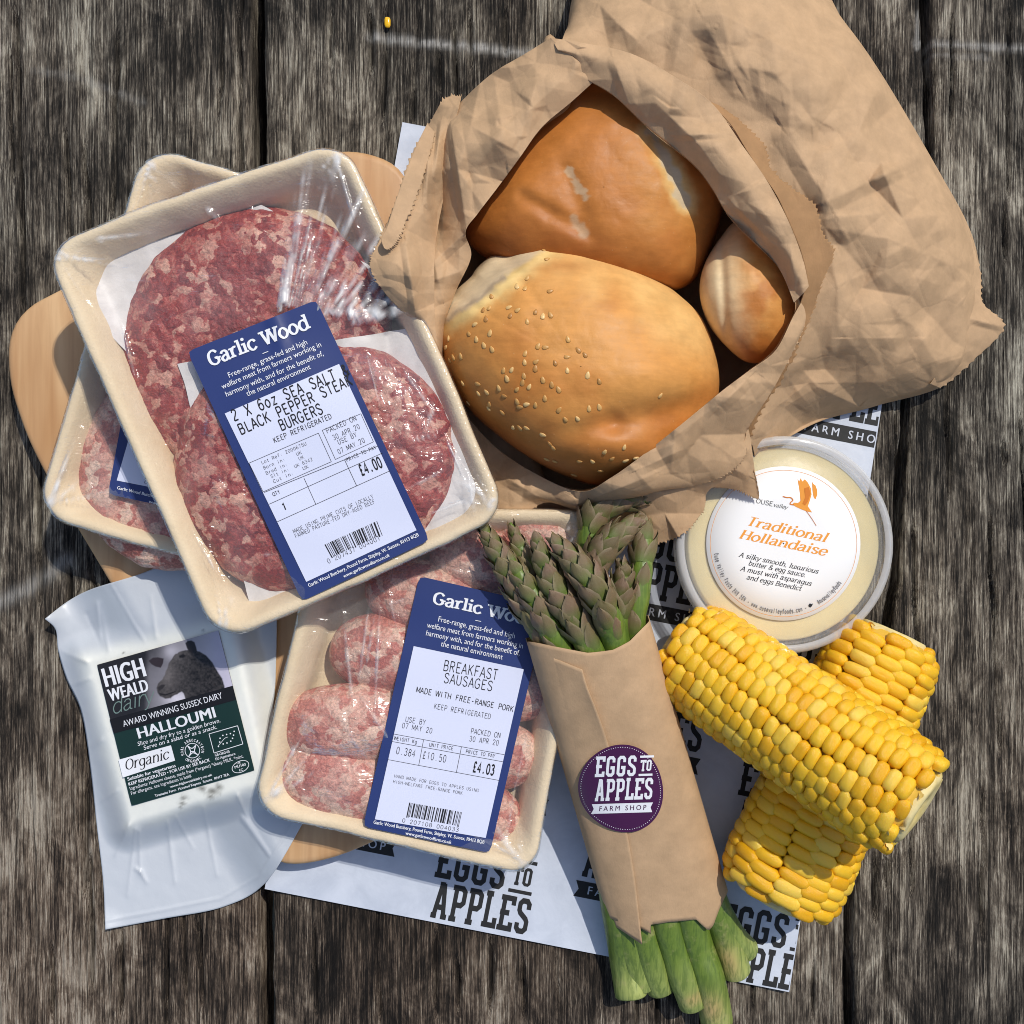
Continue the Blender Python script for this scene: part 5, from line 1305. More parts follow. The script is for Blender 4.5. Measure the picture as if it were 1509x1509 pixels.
    for e, s0 in ((0, 0.0), (1, 1.0)):
        for k in range(26 if ends[e] else 6):
            th = r.uniform(0, 2 * np.pi); rr = rad(s0) * r.uniform(.55, .84); c = a + ax * (L * s0 + (r.uniform(-14, 0) if e else r.uniform(0, 14))); nv = np.cos(th) * sd + np.sin(th) * up
            c = c + rr * nv; d1 = r.normal(size=3); d1 /= np.linalg.norm(d1); d2 = np.cross(d1, ax * (1 if e else -1) + .6 * nv + .3 * r.normal(size=3)); d2 /= np.linalg.norm(d2); d1 = (ax * (1 if e else -1)) * .6 + .6 * nv + .5 * d1
            w = r.uniform(4, 8); l = r.uniform(4, 8); g = []
            for v_ in range(4):
                for u_ in range(3):
                    g.append(c + d1 * l * v_ / 3 + d2 * w * (u_ - 1) * (1 - .25 * v_) * r.uniform(.8, 1.1) + nv * (.8 * r.normal()))
            V += g; F.append(gfaces(4, 3) + nb); nb += 12
    mk('torn_skins', V, np.vstack(F), MAT['flake'], t, kind='stuff')
cob('lower corn cob lying crosswise beneath the other, its top end beside the sauce tub', (1314, 936, 70), (1140, 1322, 76), 76, 87, 14, 16.5, 21, ends=(1, 1))
cob('upper corn cob resting across the other cob, next to the wrapped asparagus', (1002, 950, 78), (1352, 1190, 262), 75, 77, 18, 16.4, 33, ends=(0, 1))
# stray kernel
lk = mk('loose_kernel', KM[0][1] * [4.5, 8, 2.6] + W(571, 33, 1.5), KM[0][2], MAT['corn'], None, cat='corn kernel', label='single loose yellow corn kernel on the bare planks near the top edge')

# ------------------------------------------------------------------ asparagus
WT = dict(l0=(776, 946), l1=(893, 1352), r0=(957, 912), r1=(1072, 1310), z0=142, z1=48, h0=56, h1=42)
def wrap_frame(px, py):
    """inverse of the wrapper: share along it, share across (-1..1)"""
    l0, l1, r0, r1 = (np.array(WT[k], float) for k in ('l0', 'l1', 'r0', 'r1'))
    q = np.array([l0, r0, r1, l1]); u = np.full(np.shape(px), .5); v = u.copy()
    for _ in range(6):
        P = (1 - v)[..., None] * ((1 - u)[..., None] * q[0] + u[..., None] * q[1]) + v[..., None] * ((1 - u)[..., None] * q[3] + u[..., None] * q[2])
        rx = px - P[..., 0]; ry = py - P[..., 1]
        du = (1 - v)[..., None] * (q[1] - q[0]) + v[..., None] * (q[2] - q[3]); dv = (1 - u)[..., None] * (q[3] - q[0]) + u[..., None] * (q[2] - q[1])
        det = du[..., 0] * dv[..., 1] - du[..., 1] * dv[..., 0]; u = u + (rx * dv[..., 1] - ry * dv[..., 0]) / det; v = v + (ry * du[..., 0] - rx * du[..., 1]) / det
    return v, 2 * u - 1
def wrapz(px, py):
    s, c = wrap_frame(np.asarray(px, float), np.asarray(py, float)); zc = WT['z0'] + (WT['z1'] - WT['z0']) * s; h = WT['h0'] + (WT['h1'] - WT['h0']) * s
    return zc + h * np.clip(1 - np.abs(c) ** 2.4, 0, 1) ** (1 / 2.2) + 1.0 * fbm(np.asarray(px) / 40., np.asarray(py) / 40., 0, 55, 3)
def wrapper():
    t = thing('paper_wrapper', 'brown kraft paper sleeve with purple round sticker wrapped round the asparagus', 'wrapper', 925, 1140, 20)
    n = 140; m = 70; th = np.linspace(0, 2 * np.pi, n, endpoint=False); cx = np.cos(th); sn = np.sin(th)
    cu = np.sign(cx) * np.abs(cx) ** .92
    top = np.interp(cu, [-1, -.65, -.1, .3, .6, 1], [0, 14, 33, 36, 30, 8]) * np.clip(sn, 0, 1) ** .5 + np.where(sn < 0, -6, 0)
    bot = np.interp(cu, [-1, -.75, -.5, -.36, -.34, -.05, .25, .38, .52, .62, .8, 1], [0, 18, 30, 42, 26, 28, 32, 34, 57, 52, 30, 8]) * np.clip(sn, 0, 1) ** .4 + np.where(sn < 0, -14, 0)
    l0, l1, r0, r1 = (np.array(WT[k], float) for k in ('l0', 'l1', 'r0', 'r1')); ax = (l1 - l0) / np.linalg.norm(l1 - l0)
    rows = []
    for s in np.linspace(0, 1, m):
        L = l0 + (l1 - l0) * s; R = r0 + (r1 - r0) * s; c = (L + R) / 2; hw = (R - L) / 2
        P = c + cu[:, None] * hw + ax * ((1 - s) ** 1 * top + s * bot)[:, None]
        zc = WT['z0'] + (WT['z1'] - WT['z0']) * s; h = WT['h0'] + (WT['h1'] - WT['h0']) * s
        z = np.where(sn >= 0, wrapz(P[:, 0], P[:, 1]), zc - h * .85 * np.abs(sn))
        z = np.where(np.abs(cu) > .985, zc + h * sn, z)
        rows.append(W(P[:, 0], P[:, 1], z))
    mk('sleeve', np.array(rows), gfaces(m, n, wrap=True), MAT['kraft_wrap'], t, solid=1.0)
    # overlapping edge that runs down the front
    seam = np.array([(858, 987), (866, 1015), (880, 1050), (897, 1100), (911, 1163), (924, 1226), (936, 1300), (946, 1392)], float)
    left = np.array([(806, 966), (812, 990), (820, 1030), (832, 1085), (846, 1150), (862, 1215), (882, 1290), (908, 1366)], float)
    a = arclen(left, 70); b = arclen(seam, 70); f = np.linspace(0, 1, 16)[None, :, None]; P = a[:, None] * (1 - f) + b[:, None] * f
    s = np.linspace(0, 1, 70)[:, None]; lift = .8 - 2.4 * (1 - f[..., 0]) ** 5 + (f[..., 0] ** 3) * (2.2 + 7 * np.exp(-((s - .12) / .16) ** 2) + 6 * ss(.85, 1, s))
    z = wrapz(P[..., 0], P[..., 1]) + lift
    mk('overlap', W(P[..., 0], P[..., 1], z), gfaces(70, 16, flip=True), MAT['kraft_wrap'], t, solid=.8)
    b2 = arclen(np.array([(858, 987), (874, 1010), (892, 1050), (903, 1100)], float), 30); b1 = arclen(np.array([(855, 984), (863, 1012), (877, 1050), (895, 1100)], float), 30)
    # sticker
    MAT['purple'] = flat('purple_sticker', (0.062, 0.010, 0.058), .32, .5)
    c = np.array([916., 1162.]); aa = np.linspace(0, 2 * np.pi, 90, endpoint=False)
    rr = 63.5 * (1 + .03 * np.cos(2 * (aa - math.radians(60))) - .025 * np.cos(3 * (aa - math.radians(115))))
    R = []
    for f in np.linspace(1, .01, 22):
        x = c[0] + rr * f * np.cos(aa); y = c[1] + rr * f * np.sin(aa); R.append(W(x, y, wrapz(x, y) + 5.2))
    st = mk('sticker', np.array(R), gfaces(22, 90, wrap=True), MAT['purple'], t)
    p = Print()
    for k in range(110):
        b = 2 * math.pi * k / 110; r_ = 59.5 * (1 + .03 * np.cos(2 * (b - math.radians(60))) - .025 * np.cos(3 * (b - math.radians(115)))); p.dot('white_print', (c[0] + r_ * math.cos(b), c[1] + r_ * math.sin(b)), .62, 6)
    logo(p, 'white_print', (876, 1180), (85, -2.5), (7, -84), 'purple')
    p.finish(st, lambda x, y: wrapz(x, y) + 5.6, .3, {'white_print': 'lettering', 'purple': 'ribbon_lettering'}, sub=8)
    # damp stains are thin marks of their own
wrapper()

def spear_mats():
    m = M('asparagus_stalk'); n = m.noise(m.coord((300, 300, 300)), 1, 3, .5); g = m.noise(m.coord(), 60, 3, .5)
    c = m.mix(n, (0.085, 0.145, 0.016), (0.17, 0.245, 0.035)); c = m.mix(m.attr('pale', 'Fac'), c, m.mix(g, (0.29, 0.36, 0.075), (0.46, 0.48, 0.17))); c = m.mix(m.attr('dry', 'Fac'), c, (0.50, 0.36, 0.14))
    st = m.noise(m.coord((650, 45, 650), (0, 0, math.radians(16))), 1, 3, .6); c = m.mix(m.ramp(st, [(.38, .55), (.55, 0.)]), c, (0.06, 0.11, 0.015)); c = m.mix(m.ramp(m.noise(m.coord(), 110, 4, .7), [(.56, 0.), (.70, .45)]), c, (0.40, 0.36, 0.15))
    m.color(c); m.set(Roughness=.40); m.bump(st, .0005, .6); MAT['stalk'] = m.m
    m = M('asparagus_scale'); r = m.rnd(); n = m.noise(m.coord((400, 90, 400)), 1, 4, .6)
    c = m.mix(r, (0.14, 0.105, 0.040), (0.21, 0.098, 0.080)); c = m.mix(m.ramp(n, [(.4, 0.), (.7, .8)]), c, (0.21, 0.21, 0.075)); c = m.mix(m.attr('base', 'Fac'), c, (0.12, 0.19, 0.035)); c = m.mix(m.attr('edge', 'Fac'), c, (0.36, 0.30, 0.18))
    m.color(c); m.set(Roughness=.38); m.bump(n, .0003, .6); MAT['scale'] = m.m
spear_mats()
def scale_mesh(i):
    r = np.random.default_rng(i); n, m = 7, 8; u, v = np.meshgrid(np.linspace(-1, 1, n), np.linspace(0, 1, m))
    w = np.sin(np.pi * (v * .80 + .20)) ** .75 * (1 - .10 * v); w = np.where(v > .92, w * .8, w)
    x = u * w * .5 * (1 + .1 * r.normal()); y = v - .06 * np.abs(u) ** 2; z = -.38 * (u * w * .5) ** 2 * 3.0 + .10 * np.sin(v * np.pi) - .05 * v + .02 * r.normal(size=v.shape) * (v > .1)
    V = np.stack([x, y, z], -1).reshape(-1, 3); e = np.clip((np.abs(u) - .8) * 4, 0, 1) * .6 * (v > .2); b = np.clip(1 - v * 1.9, 0, 1)
    me = mesh_from('scale', V, gfaces(m, n), True, {'base': (b * .9).ravel(), 'edge': e.ravel()}); me.materials.append(MAT['scale']); return me
SM = [scale_mesh(i) for i in range(5)]
def frames(P):
    T = np.gradient(P, axis=0); T /= np.linalg.norm(T, axis=1)[:, None]; N = np.zeros_like(P); n = np.array([0, 0, 1.]); 
    for i in range(len(P)):
        n = n - T[i] * (n @ T[i]); n /= np.linalg.norm(n); N[i] = n
    return T, N, np.cross(T, N)
def spear(label, pts, r, head, nscale, seed, cut=None, group='asparagus spears in the paper sleeve', hw=1.32, low=None, foot=1.22):
    """pts from tip to foot (px,py,z)"""
    rg = np.random.default_rng(seed); Q = arclen(np.array(pts, float), 110)
    s_, c_ = wrap_frame(Q[:, 0], Q[:, 1]); ins = ss(-.06, .03, s_) * (1 - ss(1.16, 1.30, s_))
    lim = wrapz(Q[:, 0], Q[:, 1]) - r * (1.08 + (foot - .96) * ss(.35, .8, s_)) - 3 - 3 * ss(.7, 1, s_); Q[:, 2] = np.where(ins > 0, np.minimum(Q[:, 2], lim * ins + Q[:, 2] * (1 - ins)), Q[:, 2])
    for _ in range(4): Q[1:-1, 2] = np.minimum(Q[1:-1, 2], (Q[:-2, 2] + Q[2:, 2]) / 2 + .5) if False else (Q[:-2, 2] + 2 * Q[1:-1, 2] + Q[2:, 2]) / 4
    P = W(Q[:, 0], Q[:, 1], Q[:, 2]); T, N, B = frames(P)
    d = np.r_[0, np.cumsum(np.linalg.norm(np.diff(P, axis=0), axis=1))]; Lt = d[-1]
    t = thing('asparagus_spear', label, 'asparagus', pts[0][0], pts[0][1], pts[0][2], group); org = ORG[t.name]
    def rad(s):
        h = np.clip(s / head, 0, 1); return r * np.where(s < head, .10 + .98 * np.sin(np.minimum(h * 1.9, 1.57) ) ** .8 * (1 - .08 * h), 1.0)
    R = rad(d) * (1 - .12 * (1 - ss(head * .9, head * 1.2, d))) * (1 + (foot - 1) * ss(Lt * .55, Lt * .85, d)) * (1 + .04 * fbm(d / 60., seed, 0, seed, 2)); n = 20; a = np.linspace(0, 2 * np.pi, n, endpoint=False)
    ridge = 1 + .03 * np.cos(a * 3 + seed)
    V = P[:, None] + (R[:, None] * ridge)[..., None] * (np.cos(a)[None, :, None] * N[:, None] + np.sin(a)[None, :, None] * B[:, None])
    V = np.concatenate([V, V[-1:] * .90 + P[-1] * .10 + T[-1] * 2.5, V[-1:] * .05 + P[-1] * .95 + T[-1] * 1.5], 0)
    dd = np.r_[d, Lt + 6, Lt + 9]; pale = ss(Lt - 95, Lt, dd)[:, None] * (.75 + .25 * np.cos(a + seed))[None]; dry = np.zeros((len(dd), n))
    if cut: 
        for (s0, a0, w) in cut: dry = np.maximum(dry, np.exp(-((dd[:, None] - (Lt - s0)) / w) ** 2 - ((np.angle(np.exp(1j * (a[None] - a0)))) / .7) ** 2))
    mk('stalk', V, gfaces(len(dd), n, wrap=True), MAT['stalk'], t, attr={'pale': pale.ravel(), 'dry': dry.ravel()})
    def put(s, ang, ln, wd, tilt, lift=.9):
        i = int(np.clip(np.searchsorted(d, s), 1, 108)); c = P[i]; nv = math.cos(ang) * N[i] + math.sin(ang) * B[i]
        rr = float(rad(np.array(s))) * lift; y = -T[i] * math.cos(tilt) + nv * math.sin(tilt); x = np.cross(y, nv); x /= np.linalg.norm(x); zv = np.cross(x, y)
        M4 = np.eye(4); M4[:3, 0] = x * wd * S; M4[:3, 1] = y * ln * S; M4[:3, 2] = zv * wd * S; M4[:3, 3] = (c + nv * rr) * S - org
        o = bpy.data.objects.new('scale', SM[rg.integers(5)]); COL.objects.link(o); o.parent = t; o.matrix_local = Matrix(M4.tolist())
    nscale = int(nscale * 1.45)
    for k in range(nscale):
        f = (k + .5) / nscale; s = head * (.05 + 1.07 * f ** 1.1); put(s, k * 2.39996 + seed, (15 + 26 * f ** .9) * r / 17, (12 + 17 * f ** .7) * r / 17, rg.uniform(.10, .26) - .12 * (1 - f))
    for s, ang in (low or []): put(s, ang, 40 * r / 17, 22 * r / 17, .06, .98)
UP = 0.0
spear('leftmost asparagus spear, dark curved tip touching the burger tray corner', [(706, 770, 152), (728, 804, 156), (760, 858, 156), (797, 926, 150), (828, 985, 140), (880, 1180, 92), (912, 1350, 62), (931, 1466, 30)], 19, 150, 28, 1, low=[(190, .6), (205, -.8)])
spear('asparagus spear with upright tip just right of the leftmost one', [(752, 770, 140), (768, 812, 142), (790, 870, 146), (812, 930, 142), (850, 1040, 120), (900, 1250, 70), (925, 1372, 44), (946, 1452, 26)], 17, 140, 24, 2, low=[(160, .3)])
spear('greenish asparagus spear with broad scales in front of the left pair', [(748, 818, 166), (763, 842, 172), (792, 890, 172), (818, 942, 166), (845, 1010, 146), (915, 1250, 82), (950, 1380, 52), (974, 1455, 26)], 17, 105, 15, 3, low=[(120, .1), (150, .8)])
spear('purplish asparagus spear second from the front of the bunch', [(790, 789, 170), (800, 822, 178), (820, 872, 180), (850, 920, 176), (884, 990, 160), (930, 1150, 110), (985, 1370, 62), (1022, 1476, 32)], 19, 135, 24, 4, low=[(150, .5), (165, -.5)], cut=[(20, 0., 8)])
spear('largest asparagus spear at the front, purple tip pointing up left', [(812, 792, 184), (832, 812, 194), (868, 856, 198), (893, 906, 192), (912, 965, 176), (955, 1120, 122), (1020, 1370, 60), (1043, 1440, 44), (1056, 1506, 22)], 19.5, 120, 24, 5, low=[(130, .3), (158, -.2), (150, .9)], cut=[(42, .3, 22)])
spear('uppermost asparagus spear whose green tip bends to the right', [(957, 737, 128), (925, 738, 136), (892, 748, 140), (872, 776, 138), (868, 830, 136), (880, 920, 134), (940, 1120, 100), (1052, 1340, 54), (1085, 1432, 24)], 18, 98, 20, 6, hw=1.2, cut=[(30, .5, 26)])
spear('plump asparagus spear tip leaning right beneath the uppermost one', [(946, 766, 158), (922, 780, 170), (893, 806, 174), (872, 842, 166), (870, 890, 150), (900, 985, 134), (950, 1150, 100), (1010, 1320, 60)], 19, 105, 22, 7)
spear('thin asparagus spear standing straight at the right side of the bunch', [(944, 756, 118), (948, 790, 128), (946, 830, 138), (940, 880, 142), (936, 930, 138), (966, 1050, 110), (1040, 1290, 60), (1074, 1370, 40), (1100, 1400, 24)], 16, 70, 10, 8, low=[(70, .2), (100, -.3), (125, .5), (160, 0.)])
spear('short dark asparagus tip tucked low between the right hand spears', [(915, 828, 160), (918, 846, 162), (914, 880, 156), (908, 930, 146), (930, 1020, 124), (965, 1150, 96), (990, 1290, 66)], 17, 70, 16, 9)

# ------------------------------------------------------------------ bread
def bread_mat():
    m = M('baked_crust'); c = m.attr('tone'); n = m.noise(m.coord((1, 1, 1)), 130, 5, .65); st = m.noise(m.coord((80, 420, 200), (0, 0, .35)), 1, 4, .6)
    c = m.mix(.30, c, m.ramp(n, [(.3, .70), (.7, 1.25)]), 'MULTIPLY'); c = m.mix(.14, c, m.ramp(st, [(.35, .6), (.65, 1.3)]), 'MULTIPLY')
    sp = m.ramp(m.vor(m.coord((1, 1, 1)), 210), [(.035, 1.), (.07, 0.)]); c = m.mix(m.math('MULTIPLY', sp, .22), c, (0.70, 0.50, 0.27))
    m.color(c); r = m.ramp(n, [(.3, .42), (.7, .58)]); m.rough(r); m.b.inputs['Specular IOR Level'].default_value = .28
    m.bump(m.math('ADD', n, m.math('MULTIPLY', st, .4)), .0004, .5); MAT['bread'] = m.m
bread_mat()
CR = dict(pale=np.array([.78, .50, .19]), gold=np.array([.64, .29, .072]), tan=np.array([.50, .18, .036]), brown=np.array([.34, .100, .018]), dark=np.array([.17, .045, .010]), crumb=np.array([.74, .58, .36]))
def bun(name, label, outline, z0, h, seed, tone, dent=None, pw=2.3, group='bread rolls in the paper bag', centre=None):
    P = arclen(outline, 260, True); c = P.mean(0) if centre is None else np.array(centre, float); NT = 260; NR = 110
    t = thing(name, label, 'bread roll', c[0], c[1], z0, group)
    f = np.sin(np.linspace(.004, np.pi / 2, NR))[:, None]
    X = c[0] + (P[None, :, 0] - c[0]) * f; Y = c[1] + (P[None, :, 1] - c[1]) * f
    prof = (1 - f ** pw) ** (1 / 2.1)
    zt = z0 + h * prof + 5 * fbm(X / 90., Y / 90., 0, seed, 3) * (prof > .02) + .5 * fbm(X / 14., Y / 14., 0, seed + 5, 3)
    if dent is not None: zt = zt + dent(X, Y) * np.clip(prof * 2, 0, 1)
    zt = np.maximum(zt, z0)
    zb = z0 - h * .55 * prof
    V = np.concatenate([W(X, Y, zt), W(X, Y, zb)[::-1][1:]], 0)
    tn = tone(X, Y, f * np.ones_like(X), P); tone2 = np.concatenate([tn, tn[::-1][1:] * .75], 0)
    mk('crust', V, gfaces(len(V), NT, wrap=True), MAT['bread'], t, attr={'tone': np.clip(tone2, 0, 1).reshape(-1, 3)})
    def top(x, y):
        # height of the crust at a picture position
        an = np.arctan2(y - c[1], x - c[0]); pa = np.arctan2(P[:, 1] - c[1], P[:, 0] - c[0]); o = np.argsort(pa); rr = np.interp(an, pa[o], np.hypot(P[o, 0] - c[0], P[o, 1] - c[1]), period=2 * np.pi)
        ff = np.hypot(x - c[0], y - c[1]) / rr; pr = (1 - np.clip(ff, 0, 1) ** pw) ** (1 / 2.1); z = z0 + h * pr + 5 * fbm(x / 90., y / 90., 0, seed, 3) + .8 * fbm(x / 14., y / 14., 0, seed + 5, 3)
        return z + (dent(x, y) * np.clip(pr * 2, 0, 1) if dent is not None else 0), ff
    return t, top
def L3(a, b, f): return a + (b - a) * f[..., None]
def dent1(x, y):
    d, t, s = segdist(x, y, (1075, 588), (905, 622)); d2, t2, s2 = segdist(x, y, (905, 622), (760, 650))
    z = -11 * np.exp(-(d / 22) ** 2) - 6 * np.exp(-(d2 / 16) ** 2) * (1 - t2)
    z = z + 12 * np.exp(-(((x - 930) / 100) ** 2 + ((y - 668) / 26) ** 2)) + 8 * np.exp(-(((x - 960) / 90) ** 2 + ((y - 555) / 34) ** 2))
    d, t, s = segdist(x, y, (655, 448), (775, 358)); z = z - 15 * np.exp(-(d / 15) ** 2) + 5 * np.exp(-((d - 26) / 8) ** 2)
    return z
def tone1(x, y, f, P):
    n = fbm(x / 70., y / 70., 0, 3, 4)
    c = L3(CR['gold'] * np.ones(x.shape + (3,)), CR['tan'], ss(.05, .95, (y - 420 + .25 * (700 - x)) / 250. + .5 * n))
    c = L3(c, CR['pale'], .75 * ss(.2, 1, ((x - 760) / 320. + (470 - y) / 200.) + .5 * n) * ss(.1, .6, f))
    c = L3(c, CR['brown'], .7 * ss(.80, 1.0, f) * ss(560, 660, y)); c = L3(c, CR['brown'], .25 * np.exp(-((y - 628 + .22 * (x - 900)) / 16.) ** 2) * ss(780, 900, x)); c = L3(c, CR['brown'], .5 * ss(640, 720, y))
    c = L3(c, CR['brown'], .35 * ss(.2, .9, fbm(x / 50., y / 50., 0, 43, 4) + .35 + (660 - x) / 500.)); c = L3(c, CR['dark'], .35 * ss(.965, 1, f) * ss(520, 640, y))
    d, t, s = segdist(x, y, (650, 455), (790, 352)); e = d + 6 * fbm(x / 12., y / 12., 0, 77, 3)
    c = L3(c, CR['pale'] * [1, 1.08, 1.1], 1 - ss(26, 52, e)); c = L3(c, CR['crumb'], 1 - ss(14, 24, e) ** 1); c = L3(c, np.array([.40, .31, .22]), .8 * np.exp(-((e - 19) / 4.) ** 2) * (t < .6))
    c = L3(c, CR['brown'], .40 * np.exp(-(((x - 830) / 60) ** 2 + ((y - 392) / 10) ** 2)) * (f < .98))
    return c
O1 = [(647, 510), (650, 470), (656, 444), (668, 434), (676, 424), (694, 408), (702, 396), (722, 378), (742, 372), (762, 360), (800, 354), (850, 357), (900, 372), (950, 398), (1000, 434), (1035, 470), (1054, 520), (1060, 565), (1052, 608), (1030, 650), (985, 692), (930, 712), (880, 715), (845, 706), (800, 686), (752, 655), (700, 612), (665, 565)]
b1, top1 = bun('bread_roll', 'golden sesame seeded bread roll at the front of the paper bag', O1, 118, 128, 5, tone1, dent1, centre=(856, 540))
SEED = [(802, 368), (818, 368), (806, 382), (777, 410), (762, 422), (774, 425), (811, 429), (724, 437), (712, 457), (721, 454), (750, 453), (763, 457), (789, 460), (800, 466), (811, 464), (777, 474), (691, 492), (722, 491), (702, 500), (713, 509), (661, 499), (657, 512), (679, 525), (668, 527), (837, 500), (793, 510), (804, 512), (774, 521), (773, 534), (790, 533), (789, 543), (818, 535), (836, 526), (852, 516), (862, 523), (836, 546), (742, 546), (754, 545), (747, 558), (772, 554), (770, 564), (800, 560), (813, 567), (780, 570), (762, 574), (823, 574), (883, 562), (866, 553), (682, 565), (704, 566), (735, 572), (705, 580), (717, 578), (743, 584), (762, 592), (803, 587), (776, 596), (766, 600), (789, 597), (720, 602), (721, 596), (740, 608), (824, 604), (868, 602), (883, 600), (833, 618), (851, 617), (973, 583), (756, 630), (766, 631), (776, 631), (800, 641), (810, 654), (920, 659), (891, 666), (873, 680), (902, 676), (854, 680), (922, 679), (937, 675), (885, 694), (806, 677), (818, 680), (690, 594), (660, 545), (663, 532), (725, 515), (700, 478), (716, 470), (752, 465), (846, 700), (815, 660)]
def seeds():
    n = 8; a = np.linspace(0, 2 * np.pi, n, endpoint=False); rows = []
    for f, z in ((.2, -.4), (.8, -.3), (1, 0), (.8, .55), (.4, .85), (.03, .95)):
        y = np.sin(a) * f; x = np.cos(a) * f * (.62 - .22 * np.sin(a)); rows.append(np.c_[x, y, np.full(n, z)])
    me = mesh_from('sesame_seed', np.vstack(rows), gfaces(6, n, wrap=True)); m = M('toasted_sesame'); r = m.rnd(); m.color(m.ramp(r, [(0, (.42, .19, .045)), (.5, (.62, .34, .10)), (1, (.76, .50, .20))])); m.set(Roughness=.4); me.materials.append(m.m)
    org = ORG[b1.name]; r = np.random.default_rng(5)
    for (x, y) in SEED:
        x = float(x); y = float(y); z, f = top1(np.array([x, x + 2, x]), np.array([y, y, y + 2]))
        if f[0] > .985: continue
        p, px_, py_ = W(x, y, z[0]), W(x + 2, y, z[1]), W(x, y + 2, z[2]); nv = np.cross(px_ - p, p - py_); nv /= np.linalg.norm(nv)
        if nv[2] < 0: nv = -nv
        an = r.uniform(-.7, .5) + (1.2 if r.random() < .25 else 0); y_ = np.array([math.sin(an), math.cos(an), 0]); y_ -= nv * (y_ @ nv); y_ /= np.linalg.norm(y_); x_ = np.cross(y_, nv); s = r.uniform(4.3, 5.4)
        M4 = np.eye(4); M4[:3, 0] = x_ * s * S; M4[:3, 1] = y_ * s * S; M4[:3, 2] = nv * 1.7 * S; M4[:3, 3] = (p + nv * .2) * S - org
        o = bpy.data.objects.new('sesame_seed', me); COL.objects.link(o); o.parent = b1; o.matrix_local = Matrix(M4.tolist())
seeds()
def dent2(x, y):
    d, t, s = segdist(x, y, (835, 255), (870, 345)); d2, t2, s2 = segdist(x, y, (965, 205), (1010, 300)); d3, t3, _ = segdist(x, y, (770, 290), (850, 335))
    return -5 * np.exp(-(d / 16) ** 2) - 5 * np.exp(-(d2 / 14) ** 2) + 6 * np.exp(-(((x - 770) / 40) ** 2 + ((y - 280) / 30) ** 2)) - 5 * np.exp(-(d3 / 12) ** 2)
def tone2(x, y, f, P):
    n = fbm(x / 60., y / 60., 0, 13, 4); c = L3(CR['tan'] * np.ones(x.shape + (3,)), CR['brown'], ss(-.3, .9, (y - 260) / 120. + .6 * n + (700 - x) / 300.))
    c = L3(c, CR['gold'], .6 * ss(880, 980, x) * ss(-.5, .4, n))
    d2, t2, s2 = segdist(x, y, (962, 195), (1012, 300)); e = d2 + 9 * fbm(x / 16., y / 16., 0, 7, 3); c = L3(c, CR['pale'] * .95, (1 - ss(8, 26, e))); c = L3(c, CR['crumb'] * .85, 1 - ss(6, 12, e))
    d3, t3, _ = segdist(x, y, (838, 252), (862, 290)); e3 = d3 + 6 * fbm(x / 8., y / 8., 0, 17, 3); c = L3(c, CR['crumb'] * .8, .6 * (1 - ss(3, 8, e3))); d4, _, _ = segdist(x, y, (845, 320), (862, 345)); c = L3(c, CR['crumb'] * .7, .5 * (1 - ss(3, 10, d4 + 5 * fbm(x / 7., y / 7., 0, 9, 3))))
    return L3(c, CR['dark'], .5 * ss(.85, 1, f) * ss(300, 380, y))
O2 = [(684, 345), (694, 290), (738, 218), (790, 158), (842, 112), (910, 92), (985, 112), (1045, 170), (1072, 250), (1060, 330), (1038, 390), (1005, 425), (940, 430), (860, 425), (780, 410), (715, 380)]
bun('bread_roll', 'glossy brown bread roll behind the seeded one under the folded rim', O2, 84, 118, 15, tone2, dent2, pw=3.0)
def tone3(x, y, f, P):
    n = fbm(x / 30., y / 30., 0, 23, 4); c = L3(CR['gold'] * np.ones(x.shape + (3,)), CR['tan'], ss(-.4, .6, n + (y - 440) / 120.))
    k = (1 - ss(1050, 1125, x + 16 * n)) ; c = L3(c, CR['crumb'] * [1.0, .98, .92], k); c = L3(c, CR['brown'], .5 * np.exp(-(((x - 1115) / 12) ** 2 + ((y - 415) / 16) ** 2)) * ss(0, .3, n)); return c
O3 = [(1031, 420), (1040, 385), (1062, 350), (1085, 326), (1120, 330), (1158, 365), (1185, 420), (1186, 480), (1160, 520), (1120, 535), (1090, 528), (1052, 490), (1035, 455)]
bun('bread_roll', 'small pale sided bread roll deep in the right side of the bag', O3, 120, 72, 25, tone3, lambda x, y: -5 * np.exp(-(segdist(x, y, (1062, 350), (1070, 500))[0] / 7) ** 2))

